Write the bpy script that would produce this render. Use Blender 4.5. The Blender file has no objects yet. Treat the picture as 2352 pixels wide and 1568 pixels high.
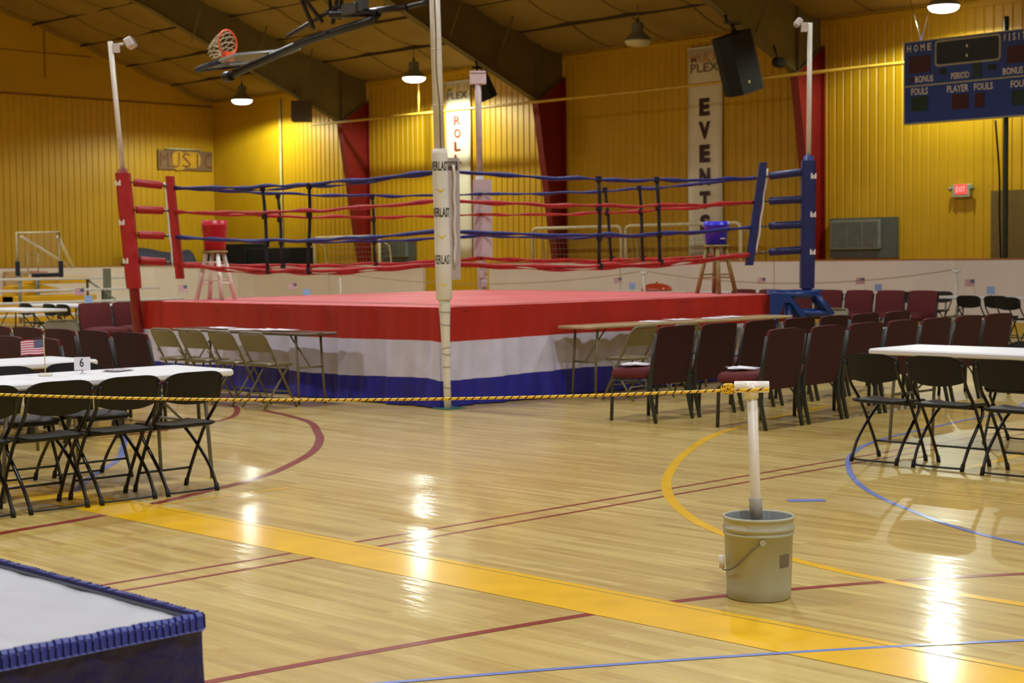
import bpy, math, random
from math import sin, cos, pi, radians, sqrt, atan2, hypot
from mathutils import Vector, Matrix
random.seed(7)
S = bpy.context.scene
COL = bpy.context.collection

# ------------------------------------------------------------------ camera
# world axes follow the building: +X to the ribbed back wall, +Y to the gable wall
F_PX, PITCH, ROLL, AZ, CAM_H = 3674.0, 0.0519328, -0.0106336, 0.7905882, 1.48
fw = Vector((cos(AZ), sin(AZ), 0)); rt = Vector((sin(AZ), -cos(AZ), 0)); up = Vector((0, 0, 1))
fwd = cos(PITCH)*fw - sin(PITCH)*up
u0 = sin(PITCH)*fw + cos(PITCH)*up
cr = cos(ROLL)*rt + sin(ROLL)*u0
cu = cos(ROLL)*u0 - sin(ROLL)*rt
cam_data = bpy.data.cameras.new('camera')
cam = bpy.data.objects.new('camera', cam_data); COL.objects.link(cam)
M = Matrix.Identity(4)
for i in range(3):
    M[i][0], M[i][1], M[i][2] = cr[i], cu[i], -fwd[i]
M[2][3] = CAM_H
cam.matrix_world = M
cam_data.sensor_width = 36; cam_data.lens = 36*F_PX/2352
cam_data.clip_start = 0.05; cam_data.clip_end = 200
cam_data.dof.use_dof = True; cam_data.dof.focus_distance = 6.5; cam_data.dof.aperture_fstop = 6.5
S.camera = cam

# ------------------------------------------------------------------ exposure, world
S.view_settings.view_transform = 'Standard'
S.view_settings.look = 'None'
S.view_settings.gamma = 1.0
S.view_settings.use_curve_mapping = False
S.view_settings.exposure = 0.0
S.cycles.max_bounces = 7
S.cycles.diffuse_bounces = 4
S.cycles.glossy_bounces = 3
S.cycles.sample_clamp_indirect = 6.0
S.cycles.use_denoising = True
w = bpy.data.worlds.new('world'); S.world = w; w.use_nodes = True
w.node_tree.nodes['Background'].inputs[0].default_value = (1.0, 0.85, 0.5, 1)
w.node_tree.nodes['Background'].inputs[1].default_value = 0.05

# lamp power (used by the lamp builder below)
LAMP_W = 500.0
HIGH_W = 185.0
LAMP_COL = (0.95, 0.97, 1.0)

# ------------------------------------------------------------------ materials
def lin(c):
    return tuple(((v/255)/12.92 if v/255 <= .04045 else ((v/255+.055)/1.055)**2.4) for v in c)
MATS = {}
def mat(name, rgb, rough=.6, metal=0.0, var=.12, scale=6.0, bump=0.0, bscale=60.0, emit=None, estr=0.0, coat=0.0, trans=0.0, stretch=None, alpha=1.0):
    if name in MATS: return MATS[name]
    m = bpy.data.materials.new(name); m.use_nodes = True
    nt = m.node_tree; N = nt.nodes; L = nt.links
    b = N['Principled BSDF']
    b.inputs['Roughness'].default_value = rough
    b.inputs['Metallic'].default_value = metal
    b.inputs['Coat Weight'].default_value = coat
    b.inputs['Coat Roughness'].default_value = .15
    b.inputs['Transmission Weight'].default_value = trans
    b.inputs['Alpha'].default_value = alpha
    c = lin(rgb)
    tc = N.new('ShaderNodeTexCoord')
    src = tc.outputs['Object']
    if stretch:
        mp = N.new('ShaderNodeMapping'); mp.inputs['Scale'].default_value = stretch
        L.new(src, mp.inputs['Vector']); src = mp.outputs['Vector']
    nz = N.new('ShaderNodeTexNoise'); nz.inputs['Scale'].default_value = scale; nz.inputs['Detail'].default_value = 4
    L.new(src, nz.inputs['Vector'])
    rp = N.new('ShaderNodeValToRGB')
    rp.color_ramp.elements[0].position = .3; rp.color_ramp.elements[1].position = .7
    rp.color_ramp.elements[0].color = (*[v*(1-var) for v in c], 1)
    rp.color_ramp.elements[1].color = (*[min(1, v*(1+var)) for v in c], 1)
    L.new(nz.outputs['Fac'], rp.inputs['Fac']); L.new(rp.outputs['Color'], b.inputs['Base Color'])
    if bump > 0:
        n2 = N.new('ShaderNodeTexNoise'); n2.inputs['Scale'].default_value = bscale; n2.inputs['Detail'].default_value = 3
        L.new(src, n2.inputs['Vector'])
        bp = N.new('ShaderNodeBump'); bp.inputs['Strength'].default_value = bump; bp.inputs['Distance'].default_value = .02
        L.new(n2.outputs['Fac'], bp.inputs['Height']); L.new(bp.outputs['Normal'], b.inputs['Normal'])
    if emit:
        b.inputs['Emission Color'].default_value = (*lin(emit), 1)
        b.inputs['Emission Strength'].default_value = estr
    MATS[name] = m
    return m

def floor_mat():
    m = bpy.data.materials.new('maple_floor'); m.use_nodes = True
    nt = m.node_tree; N = nt.nodes; L = nt.links; b = N['Principled BSDF']
    tc = N.new('ShaderNodeTexCoord')
    mp = N.new('ShaderNodeMapping'); mp.inputs['Rotation'].default_value = (0, 0, radians(90))
    L.new(tc.outputs['Object'], mp.inputs['Vector'])
    br = N.new('ShaderNodeTexBrick'); br.offset = .37; br.offset_frequency = 3; br.squash_frequency = 1
    br.inputs['Scale'].default_value = 1.0
    br.inputs['Brick Width'].default_value = .95; br.inputs['Row Height'].default_value = .057
    br.inputs['Mortar Size'].default_value = .0012; br.inputs['Mortar Smooth'].default_value = .3
    br.inputs['Color1'].default_value = (*lin((212, 190, 114)), 1)
    br.inputs['Color2'].default_value = (*lin((190, 161, 86)), 1)
    br.inputs['Mortar'].default_value = (*lin((196, 166, 106)), 1)
    L.new(mp.outputs['Vector'], br.inputs['Vector'])
    # long grain
    mp2 = N.new('ShaderNodeMapping'); mp2.inputs['Scale'].default_value = (16, .8, 1)
    L.new(tc.outputs['Object'], mp2.inputs['Vector'])
    n1 = N.new('ShaderNodeTexNoise'); n1.inputs['Scale'].default_value = 1.7; n1.inputs['Detail'].default_value = 5
    L.new(mp2.outputs['Vector'], n1.inputs['Vector'])
    r1 = N.new('ShaderNodeValToRGB')
    r1.color_ramp.elements[0].position = .3; r1.color_ramp.elements[1].position = .7
    r1.color_ramp.elements[0].color = (.80, .77, .68, 1); r1.color_ramp.elements[1].color = (1.08, 1.08, 1.1, 1)
    L.new(n1.outputs['Fac'], r1.inputs['Fac'])
    mx = N.new('ShaderNodeMix'); mx.data_type = 'RGBA'; mx.blend_type = 'MULTIPLY'; mx.inputs['Factor'].default_value = .9
    L.new(br.outputs['Color'], mx.inputs['A']); L.new(r1.outputs['Color'], mx.inputs['B'])
    # broad wear
    n3 = N.new('ShaderNodeTexNoise'); n3.inputs['Scale'].default_value = .5; n3.inputs['Detail'].default_value = 3
    L.new(tc.outputs['Object'], n3.inputs['Vector'])
    r3 = N.new('ShaderNodeValToRGB')
    r3.color_ramp.elements[0].position = .35; r3.color_ramp.elements[1].position = .65
    r3.color_ramp.elements[0].color = (.93, .90, .84, 1); r3.color_ramp.elements[1].color = (1.03, 1.03, 1.05, 1)
    L.new(n3.outputs['Fac'], r3.inputs['Fac'])
    mx2 = N.new('ShaderNodeMix'); mx2.data_type = 'RGBA'; mx2.blend_type = 'MULTIPLY'; mx2.inputs['Factor'].default_value = 1
    L.new(mx.outputs['Result'], mx2.inputs['A']); L.new(r3.outputs['Color'], mx2.inputs['B'])
    # scuffs
    v = N.new('ShaderNodeTexVoronoi'); v.feature = 'DISTANCE_TO_EDGE'; v.inputs['Scale'].default_value = 1.1
    nd = N.new('ShaderNodeTexNoise'); nd.inputs['Scale'].default_value = .9
    L.new(tc.outputs['Object'], nd.inputs['Vector'])
    vm = N.new('ShaderNodeVectorMath'); vm.operation = 'MULTIPLY_ADD'
    vm.inputs[1].default_value = (2.5, 2.5, 0); L.new(nd.outputs['Color'], vm.inputs[0]); L.new(tc.outputs['Object'], vm.inputs[2])
    L.new(vm.outputs['Vector'], v.inputs['Vector'])
    r4 = N.new('ShaderNodeValToRGB'); r4.color_ramp.elements[0].position = 0; r4.color_ramp.elements[1].position = .006
    r4.color_ramp.elements[0].color = (.16, .16, .16, 1); r4.color_ramp.elements[1].color = (0, 0, 0, 1)
    L.new(v.outputs['Distance'], r4.inputs['Fac'])
    mx3 = N.new('ShaderNodeMix'); mx3.data_type = 'RGBA'; mx3.blend_type = 'MIX'
    mx3.inputs['B'].default_value = (*lin((225, 210, 170)), 1)
    L.new(r4.outputs['Color'], mx3.inputs['Factor']); L.new(mx2.outputs['Result'], mx3.inputs['A'])
    L.new(mx3.outputs['Result'], b.inputs['Base Color'])
    b.inputs['Roughness'].default_value = .38
    b.inputs['Coat Weight'].default_value = .55; b.inputs['Coat Roughness'].default_value = .12
    # gentle waviness of the boards makes the lamp reflections streaky
    n5 = N.new('ShaderNodeTexNoise'); n5.inputs['Scale'].default_value = 1.0; n5.inputs['Detail'].default_value = 3
    mp5 = N.new('ShaderNodeMapping'); mp5.inputs['Scale'].default_value = (16, 3.0, 1)
    L.new(tc.outputs['Object'], mp5.inputs['Vector']); L.new(mp5.outputs['Vector'], n5.inputs['Vector'])
    bp = N.new('ShaderNodeBump'); bp.inputs['Strength'].default_value = .12; bp.inputs['Distance'].default_value = .02
    L.new(n5.outputs['Fac'], bp.inputs['Height'])
    L.new(bp.outputs['Normal'], b.inputs['Normal']); L.new(bp.outputs['Normal'], b.inputs['Coat Normal'])
    return m

def paint(name, rgb):
    m = mat(name, rgb, .33, var=.07, scale=5, coat=.6)
    return m

def two_tone(name, c1, c2, axis, period, rough=.5):
    """yellow and black lay of a braided rope, or stripes, along a generated direction"""
    m = bpy.data.materials.new(name); m.use_nodes = True
    nt = m.node_tree; N = nt.nodes; L = nt.links; b = N['Principled BSDF']
    tc = N.new('ShaderNodeTexCoord'); sp = N.new('ShaderNodeSeparateXYZ')
    L.new(tc.outputs['UV'], sp.inputs[0])
    ad = N.new('ShaderNodeMath'); ad.operation = 'ADD'; L.new(sp.outputs[0], ad.inputs[0]); L.new(sp.outputs[1], ad.inputs[1])
    fr = N.new('ShaderNodeMath'); fr.operation = 'FRACT'; L.new(ad.outputs[0], fr.inputs[0])
    rp = N.new('ShaderNodeValToRGB'); rp.color_ramp.interpolation = 'CONSTANT'
    rp.color_ramp.elements[0].position = 0; rp.color_ramp.elements[1].position = .22
    rp.color_ramp.elements[0].color = (*lin(c2), 1); rp.color_ramp.elements[1].color = (*lin(c1), 1)
    L.new(fr.outputs[0], rp.inputs['Fac']); L.new(rp.outputs['Color'], b.inputs['Base Color'])
    b.inputs['Roughness'].default_value = rough
    MATS[name] = m
    return m

FLOOR = floor_mat()
WALL_Y = mat('yellow_ribbed_steel', (202, 156, 5), .5, var=.06, scale=1.2)
WALL_FLAT = mat('yellow_flat_panel', (194, 150, 6), .55, var=.06, scale=1.2)
CEIL = mat('ceiling_insulation_facing', (150, 122, 56), .75, var=.14, scale=.8, bump=.5, bscale=3)
SEAM = mat('dark_seam_tape', (70, 50, 22), .8)
BEAM = mat('brown_beam_paint', (108, 92, 50), .6, var=.12, scale=2)
RED_STEEL = mat('dark_red_column_paint', (128, 20, 16), .45, var=.1)
BLACK = mat('black_plastic', (13, 13, 12), .5, var=.2, scale=20, bump=.06, bscale=300)
BLACK_TUBE = mat('black_enamel_tube', (13, 14, 15), .38, var=.1)
BLACK.node_tree.nodes['Principled BSDF'].inputs['Specular IOR Level'].default_value = .3
RUBBER = mat('black_rubber_foot', (14, 14, 14), .7)
MAROON = mat('maroon_fabric', (92, 27, 30), .85, var=.16, scale=40, bump=.2, bscale=500)
MAROON_D = mat('maroon_shaded_back_fabric', (54, 15, 14), .85, var=.12, scale=40)  # dark fabric, with the shade of the unlit rear faces added to its colour
GRN_TUBE = mat('dark_grey_green_frame', (34, 42, 40), .35, var=.1)
TAN = mat('tan_enamel_metal', (108, 101, 68), .38, var=.06)
WHITE_PLAS = mat('white_speckled_plastic', (222, 224, 228), .45, var=.03, scale=60)
WHITE = mat('white_paint', (222, 218, 208), .5, var=.04)
PVC = mat('aged_white_pvc', (220, 217, 204), .35, var=.05, scale=12)
GREY_PAIL = mat('grey_pail_plastic', (172, 174, 150), .42, var=.05)
PAIL_IN = mat('pail_inside_plastic', (150, 158, 160), .5, var=.05)
STEEL = mat('dull_steel', (120, 116, 105), .35, metal=.9)
ALU = mat('aluminium', (214, 211, 200), .42, metal=.3)
ROPE_BLUE = mat('blue_rope_cover', (24, 32, 112), .5, var=.25, scale=14, bump=.3, bscale=40)
ROPE_RED = mat('red_rope_cover', (168, 24, 22), .5, var=.25, scale=14, bump=.3, bscale=40)
CANVAS = mat('red_canvas', (212, 104, 104), .55, var=.07, scale=1.5, bump=.1, bscale=40)
SK_RED = mat('red_satin', (172, 32, 20), .5, var=.08, scale=3)
SK_WHITE = mat('white_satin', (202, 200, 222), .5, var=.08, scale=5)
SK_BLUE = mat('blue_satin', (34, 36, 140), .42, var=.15, scale=5)
PAD_RED = mat('red_vinyl', (165, 26, 28), .45, var=.1, scale=8, bump=.15, bscale=18)
PAD_BLUE = mat('blue_vinyl', (24, 36, 92), .4, var=.12, scale=8, bump=.15, bscale=18)
PAD_WHITE = mat('white_vinyl', (226, 224, 216), .42, var=.04, scale=8, bump=.12, bscale=14)
PAD_GREY = mat('greyish_white_vinyl', (190, 182, 184), .5, var=.05, scale=8, bump=.15, bscale=14)
STRAP = mat('black_webbing', (14, 14, 18), .7)
BLUE_STEEL = mat('blue_enamel_steel', (22, 56, 120), .35, var=.12)
GREEN_STEEL = mat('green_base_plate', (60, 110, 95), .4)
INK = mat('dark_grey_ink', (60, 66, 62), .6)
GOLD_INK = mat('gold_ink', (222, 196, 60), .5)
WOOD_L = mat('light_stool_wood', (144, 130, 72), .5, var=.15, scale=5, stretch=(6, 6, 1))
WOOD_W = mat('white_washed_stool_wood', (232, 232, 222), .5, var=.12, scale=5)
PAIL_RED = mat('red_plastic_pail', (190, 22, 44), .35, var=.05)
PAIL_BLUE = mat('blue_plastic_pail', (42, 40, 225), .35, var=.05)
TABLE_BR = mat('brown_laminate', (86, 72, 52), .3, var=.12, scale=5, stretch=(1, 10, 1))
TABLE_TAN = mat('tan_laminate', (176, 158, 118), .3, var=.1, scale=5)
PAPER = mat('white_paper', (225, 222, 228), .7, var=.03)
PAPER_D = mat('printed_magazine_paper', (170, 160, 165), .5, var=.35, scale=30)
BOARD = mat('white_dasher_board', (238, 226, 216), .42, var=.04, scale=1)
BOARD_RED = mat('orange_board_cap', (176, 110, 60), .5)
NAVY_CLOTH = mat('navy_cover_cloth', (44, 48, 72), .7, var=.15)
BLACK_CLOTH = mat('black_cloth', (14, 12, 14), .9)
YELLOW_PAD = mat('yellow_padding', (226, 178, 34), .45, var=.06)
SPEAKER = mat('black_speaker_paint', (15, 14, 14), .8)
BROWN_BOX = mat('brown_box_paint', (70, 50, 26), .7)
BANNER = mat('white_banner_vinyl', (226, 216, 190), .55, var=.05, scale=2)
MAR_INK = mat('dark_maroon_ink', (62, 18, 24), .6)
RUST_INK = mat('rust_ink', (150, 58, 34), .6)
SB_BLUE = mat('scoreboard_blue', (30, 62, 148), .3, var=.08)
SB_TXT = mat('scoreboard_lettering', (235, 230, 226), .6)
SB_DARK = mat('dark_digit_panel', (28, 28, 26), .25)
SB_MAR = mat('dark_red_digit_panel', (66, 20, 24), .25)
SB_GRN = mat('dark_green_digit_panel', (26, 54, 46), .25)
SB_TRIM = mat('scoreboard_trim', (168, 168, 150), .5)
GRILLE = mat('grey_grille', (135, 140, 128), .5, metal=.3)
DKMETAL = mat('dark_grey_metal', (70, 74, 72), .5)
ORANGE = mat('orange_rim_paint', (236, 92, 40), .4)
NETM = mat('white_net_cord', (220, 214, 190), .7)
GLASS_B = mat('backboard_acrylic', (190, 200, 205), .1, var=.02, alpha=.05)
NAVY_PAD = mat('navy_backboard_pad', (24, 34, 62), .5)
DOOR_BR = mat('brown_panel', (110, 88, 32), .6)
FLAG_R = mat('flag_red', (186, 60, 74), .7); FLAG_W = mat('flag_white', (226, 214, 222), .7); FLAG_B = mat('flag_blue', (60, 64, 104), .7)
LBLUE = mat('light_blue_print', (150, 176, 220), .6)
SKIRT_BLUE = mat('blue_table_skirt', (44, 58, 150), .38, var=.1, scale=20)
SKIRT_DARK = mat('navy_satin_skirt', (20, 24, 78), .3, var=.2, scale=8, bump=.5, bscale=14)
CLOTH_W = mat('white_plastic_tablecloth', (184, 188, 196), .4, var=.03, scale=3, bump=.35, bscale=5)
COPPER = mat('red_glazed_lid', (190, 66, 36), .2)
P_YEL = paint('court_yellow', (244, 192, 0)); P_RED = paint('court_red', (140, 40, 32)); P_BLUE = paint('court_blue', (118, 140, 212))
LENS = mat('lamp_lens', (255, 255, 245), .4, emit=(255, 250, 235), estr=14.0, var=0)
LENS_OFF = mat('unlit_lamp_lens', (215, 205, 170), .4)
EXITM = mat('exit_face', (255, 60, 60), .5, emit=(255, 70, 70), estr=1.0, var=0)
ROPE_YB = two_tone('yellow_black_rope', (238, 196, 48), (62, 44, 26), 'DIAGONAL', 1.0)
NO = None

# ------------------------------------------------------------------ mesh helper
class MB:
    def __init__(self):
        self.v = []; self.f = []; self.m = []; self.s = []; self.uv = {}
    def add(self, vs, fs, mi=0, smooth=False):
        o = len(self.v); self.v += [tuple(p) for p in vs]
        for f in fs:
            self.f.append([i+o for i in f]); self.m.append(mi); self.s.append(smooth)
        return self
    def box(self, c, s, rot=None, mi=0, taper=1.0):
        hx, hy, hz = s[0]/2, s[1]/2, s[2]/2
        P = [Vector((x*hx*(taper if z > 0 else 1), y*hy*(taper if z > 0 else 1), z*hz)) for z in (-1, 1) for y in (-1, 1) for x in (-1, 1)]
        if rot is not None:
            R = rot if isinstance(rot, Matrix) else Matrix.Rotation(rot, 3, 'Z')
            P = [R @ p for p in P]
        c = Vector(c)
        return self.add([p+c for p in P], [(0, 2, 3, 1), (4, 5, 7, 6), (0, 1, 5, 4), (2, 6, 7, 3), (0, 4, 6, 2), (1, 3, 7, 5)], mi)
    def rbox(self, c, s, r=.02, rot=None, mi=0, axis=2, seg=4):
        """box with rounded corners in the plane across 'axis'"""
        a = [0, 1, 2]; a.remove(axis); hx, hy = s[a[0]]/2, s[a[1]]/2; h = s[axis]/2
        r = min(r, hx*.999, hy*.999)
        ring = []
        for k, (sx, sy) in enumerate(((1, 1), (-1, 1), (-1, -1), (1, -1))):
            for j in range(seg+1):
                t = (k+j/seg)*pi/2
                ring.append((sx*(hx-r)+r*cos(t), sy*(hy-r)+r*sin(t)))
        vs = []
        e = min(r*.35, h*.5)
        for zz, ins in ((-h, e), (-h+e, 0), (h-e, 0), (h, e)):
            for (x, y) in ring:
                p = [0, 0, 0]; p[a[0]] = x*(1-ins/hx); p[a[1]] = y*(1-ins/hy); p[axis] = zz
                vs.append(Vector(p))
        if rot is not None:
            R = rot if isinstance(rot, Matrix) else Matrix.Rotation(rot, 3, 'Z')
            vs = [R @ p for p in vs]
        cc = Vector(c); vs = [p+cc for p in vs]
        n = len(ring); fs = []
        flip = (axis == 1)
        for l in range(3):
            for i in range(n):
                q = (l*n+i, l*n+(i+1) % n, (l+1)*n+(i+1) % n, (l+1)*n+i)
                fs.append(q[::-1] if flip else q)
        b0 = tuple(range(n)); t0 = tuple(range(3*n, 4*n))
        fs.append(b0 if flip else b0[::-1]); fs.append(t0[::-1] if flip else t0)
        return self.add(vs, fs, mi)
    def tube(self, pts, r, seg=8, mi=0, closed=False, cap=True, uvlen=None):
        pts = [Vector(p) for p in pts]; n = len(pts)
        rs = r if isinstance(r, (list, tuple)) else [r]*n
        tang = []
        for i in range(n):
            a = pts[i-1] if (i > 0 or closed) else pts[i]
            b = pts[(i+1) % n] if (i < n-1 or closed) else pts[i]
            t = (b-a); t = t.normalized() if t.length > 1e-9 else Vector((0, 0, 1))
            tang.append(t)
        ref = Vector((0, 0, 1)) if abs(tang[0].z) < .9 else Vector((1, 0, 0))
        nrm = (ref - tang[0]*ref.dot(tang[0])).normalized()
        vs = []; o = len(self.v); dist = 0
        for i in range(n):
            nrm = (nrm - tang[i]*nrm.dot(tang[i])).normalized()
            bi = tang[i].cross(nrm)
            for k in range(seg):
                a = 2*pi*k/seg
                vs.append(pts[i]+(nrm*cos(a)+bi*sin(a))*rs[i])
        fs = []; m = n if closed else n-1
        for i in range(m):
            j = (i+1) % n
            for k in range(seg):
                fs.append((i*seg+k, i*seg+(k+1) % seg, j*seg+(k+1) % seg, j*seg+k))
        f0 = len(self.f)
        self.add(vs, fs, mi, True)
        if uvlen:
            cum = [0]
            for i in range(1, n): cum.append(cum[-1]+(pts[i]-pts[i-1]).length)
            for i in range(m):
                for k in range(seg):
                    a, b = cum[i]/uvlen, cum[min(i+1, n-1)]/uvlen
                    self.uv[f0+i*seg+k] = [(a, k/seg), (a, (k+1)/seg), (b, (k+1)/seg), (b, k/seg)]
        if cap and not closed:
            self.f.append([o+k for k in range(seg)][::-1]); self.m.append(mi); self.s.append(False)
            self.f.append([o+(n-1)*seg+k for k in range(seg)]); self.m.append(mi); self.s.append(False)
        return self
    def lathe(self, prof, c=(0, 0, 0), seg=24, mi=0, axis='Z', smooth=True, capb=True, capt=True, R=None):
        vs = []; c = Vector(c)
        for (r, z) in prof:
            for k in range(seg):
                a = 2*pi*k/seg; p = Vector((r*cos(a), r*sin(a), z))
                if axis == 'X': p = Vector((p.z, p.x, p.y))
                elif axis == 'Y': p = Vector((p.y, p.z, p.x))
                if R is not None: p = R @ p
                vs.append(p+c)
        fs = []
        for i in range(len(prof)-1):
            for k in range(seg):
                fs.append((i*seg+k, i*seg+(k+1) % seg, (i+1)*seg+(k+1) % seg, (i+1)*seg+k))
        o = len(self.v); self.add(vs, fs, mi, smooth)
        if capb: self.f.append([o+k for k in range(seg)][::-1]); self.m.append(mi); self.s.append(False)
        if capt: self.f.append([o+(len(prof)-1)*seg+k for k in range(seg)]); self.m.append(mi); self.s.append(False)
        return self
    def sheet(self, grid, mi=0, smooth=True):
        nr = len(grid); nc = len(grid[0]); vs = [p for r in grid for p in r]; fs = []
        for i in range(nr-1):
            for j in range(nc-1):
                fs.append((i*nc+j, i*nc+j+1, (i+1)*nc+j+1, (i+1)*nc+j))
        return self.add(vs, fs, mi, smooth)
    def prism(self, poly, thick, fn, mi=0):
        """poly in (u,v); fn(u,v,w)->xyz ; w runs 0..thick"""
        n = len(poly)
        vs = [fn(u, v, 0) for u, v in poly]+[fn(u, v, thick) for u, v in poly]
        fs = [tuple(range(n))[::-1], tuple(range(n, 2*n))]
        for i in range(n): fs.append((i, (i+1) % n, n+(i+1) % n, n+i))
        return self.add(vs, fs, mi)
    def build(self, name, mats, parent=None, loc=None, rz=0, solid=0):
        me = bpy.data.meshes.new(name); me.from_pydata(self.v, [], self.f)
        for m_ in (mats if isinstance(mats, (list, tuple)) else [mats]): me.materials.append(m_)
        me.polygons.foreach_set('material_index', self.m)
        me.polygons.foreach_set('use_smooth', self.s)
        if self.uv:
            ul = me.uv_layers.new(name='UVMap')
            for p in me.polygons:
                if p.index in self.uv:
                    for li, t in zip(p.loop_indices, self.uv[p.index]): ul.data[li].uv = t
        me.update()
        o = bpy.data.objects.new(name, me); COL.objects.link(o)
        if parent is not None: o.parent = parent
        if loc is not None: o.location = loc
        o.rotation_euler[2] = rz
        if solid:
            md = o.modifiers.new('thickness', 'SOLIDIFY'); md.thickness = solid; md.offset = -1
        return o

def tag(o, label, cat, group=None, kind=None):
    if label: o['label'] = label
    if cat: o['category'] = cat
    if group: o['group'] = group
    if kind: o['kind'] = kind
    return o
def thing(name, label, cat, loc=(0, 0, 0), rz=0, group=None):
    o = bpy.data.objects.new(name, None); COL.objects.link(o)
    o.empty_display_size = .1
    o.location = loc; o.rotation_euler = (0, 0, rz)
    return tag(o, label, cat, group)
def struct(name, mb, mats, **k):
    return tag(mb.build(name, mats, **k), None, None, kind='structure')
def dup(root, label, loc, rz=0, group=None):
    def cp(o, par):
        c = o.copy(); COL.objects.link(c)
        if par is not None: c.parent = par
        for ch in kids.get(o.name, []): cp(ch, c)
        return c
    kids = {}
    def walk(o):
        kids[o.name] = list(o.children)
        for ch in o.children: walk(ch)
    walk(root)
    r = cp(root, None); r.location = loc; r.rotation_euler = (0, 0, rz); r.scale = (1, 1, 1); r['label'] = label
    if group: r['group'] = group
    return r
def catmull(pts, n=8):
    P = [Vector(p) for p in pts]; out = []
    Q = [P[0]*2-P[1]]+P+[P[-1]*2-P[-2]]
    for i in range(1, len(Q)-2):
        a, b, c, d = Q[i-1:i+3]
        for k in range(n):
            t = k/n
            out.append(.5*((2*b)+(c-a)*t+(2*a-5*b+4*c-d)*t*t+(3*b-a-3*c+d)*t**3))
    out.append(P[-1])
    return out
def text_geo(s, size=1.0, width=None, bold=0.0, space=1.0):
    cu_ = bpy.data.curves.new('lettering', 'FONT'); cu_.body = s; cu_.size = 1; cu_.offset = bold; cu_.resolution_u = 2
    cu_.space_character = space
    o = bpy.data.objects.new('lettering_tmp', cu_); COL.objects.link(o)
    dg = bpy.context.evaluated_depsgraph_get(); dg.update()
    me = o.evaluated_get(dg).to_mesh()
    vs = [(v.co.x, v.co.y) for v in me.vertices]; fs = [tuple(p.vertices) for p in me.polygons]
    bpy.data.objects.remove(o); bpy.data.curves.remove(cu_)
    x0 = min(p[0] for p in vs); x1 = max(p[0] for p in vs); y0 = min(p[1] for p in vs); y1 = max(p[1] for p in vs)
    k = size/(y1-y0); kx = k if width is None else width/(x1-x0)
    return [((x-(x0+x1)/2)*kx, (y-(y0+y1)/2)*k) for x, y in vs], fs
def put_text(mb, s, size, fn, width=None, bold=0.0, mi=0, space=1.0):
    vs, fs = text_geo(s, size, width, bold, space)
    mb.add([fn(u, v) for u, v in vs], fs, mi)

# ------------------------------------------------------------------ room shell
XW, YW, XF, YR = 29.0, 42.6, -2.5, -9.0
EAVE, SLOPE = 6.42, .31
RIDGE_X = (XW+XF)/2
def roof_z(x): return EAVE + SLOPE*(min(XW-x, x-XF))

fl = MB()
fl.add([(XF, YR, 0), (XW, YR, 0), (XW, YW, 0), (XF, YW, 0)], [(0, 1, 2, 3)])
def strip(pts, wd, z, mi, smooth=True):
    P = catmull([(x, y, 0) for x, y in pts], 8) if smooth and len(pts) > 2 else [Vector((x, y, 0)) for x, y in pts]
    rows = []
    for i, p in enumerate(P):
        t = (P[min(i+1, len(P)-1)]-P[max(i-1, 0)]).normalized(); n = Vector((-t.y, t.x, 0))
        rows.append([(p.x-n.x*wd/2, p.y-n.y*wd/2, z), (p.x+n.x*wd/2, p.y+n.y*wd/2, z)])
    g = [[r[1] for r in rows], [r[0] for r in rows]]
    fl.sheet([g[1], g[0]], mi, False)
strip([(2.6, 6.51), (26, 6.53)], .032, .0010, 2)
strip([(2.6, 6.33), (26, 6.33)], .032, .0010, 2)
strip([(3.0, 7.9), (4.13, 8.19), (4.86, 8.33), (5.97, 8.75), (6.45, 8.98), (6.83, 9.24), (7.52, 9.81), (8.1, 10.45), (8.5, 11.0), (8.9, 11.6), (9.15, 12.2), (9.38, 13.0)], .072, .0010, 2)
strip([(7.0, 12.05), (7.81, 12.16), (8.63, 12.55), (9.12, 13.08), (9.45, 13.6), (9.56, 14.05)], .06, .0010, 2)
strip([(2.2, 4.8), (3.14, 4.72), (3.91, 4.62), (4.88, 4.45), (5.51, 4.27), (6.28, 3.9), (6.82, 3.55), (7.4, 3.1), (8, 2.5)], .05, .0010, 2)
strip([(5.06, -2), (5.06, 16)], .41, .0014, 1)
strip([(5.215, -2), (5.215, 16)], .010, .0018, 4)
strip([(5.2, 8.43), (6.25, 8.40)], .03, .0012, 1)
strip([(13.4, 9.0), (12.3, 8.75), (11.31, 8.48), (10.45, 8.2), (9.49, 7.69), (8.63, 7.14), (7.99, 6.66), (7.47, 6.18), (7.0, 5.63), (6.68, 5.1), (6.40, 4.53), (6.26, 3.89), (6.22, 3.23), (6.3, 2.5), (6.5, 1.8)], .066, .0012, 1)
strip([(16, 8.2), (14, 7.4), (12.5, 7.2), (11.03, 6.98), (10.18, 6.67), (9.55, 6.3), (8.95, 5.85), (8.47, 5.39), (8.06, 4.87), (7.74, 4.41), (7.52, 3.91), (7.4, 3.3), (7.45, 2.6)], .04, .0020, 3)
strip([(2.7, 4.75), (3.57, 4.25), (4.19, 3.9), (4.91, 3.45), (5.64, 2.93), (6.4, 2.3)], .03, .0020, 3)
strip([(7.3, 12.2), (7.05, 11.74), (6.39, 10.71), (5.98, 10.23), (5.67, 9.88), (5.2, 9.3)], .05, .0020, 3)
strip([(7.93, 5.66), (8.0, 5.59), (8.09, 5.50)], .09, .0020, 3)
strip([(9.9, 5.6), (12.4, 5.75), (14, 5.2)], .06, .0012, 1)
GROOVE = mat('dark_board_gap', (150, 120, 40), .5)
struct('floor', fl, [FLOOR, P_YEL, P_RED, P_BLUE, GROOVE])

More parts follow.
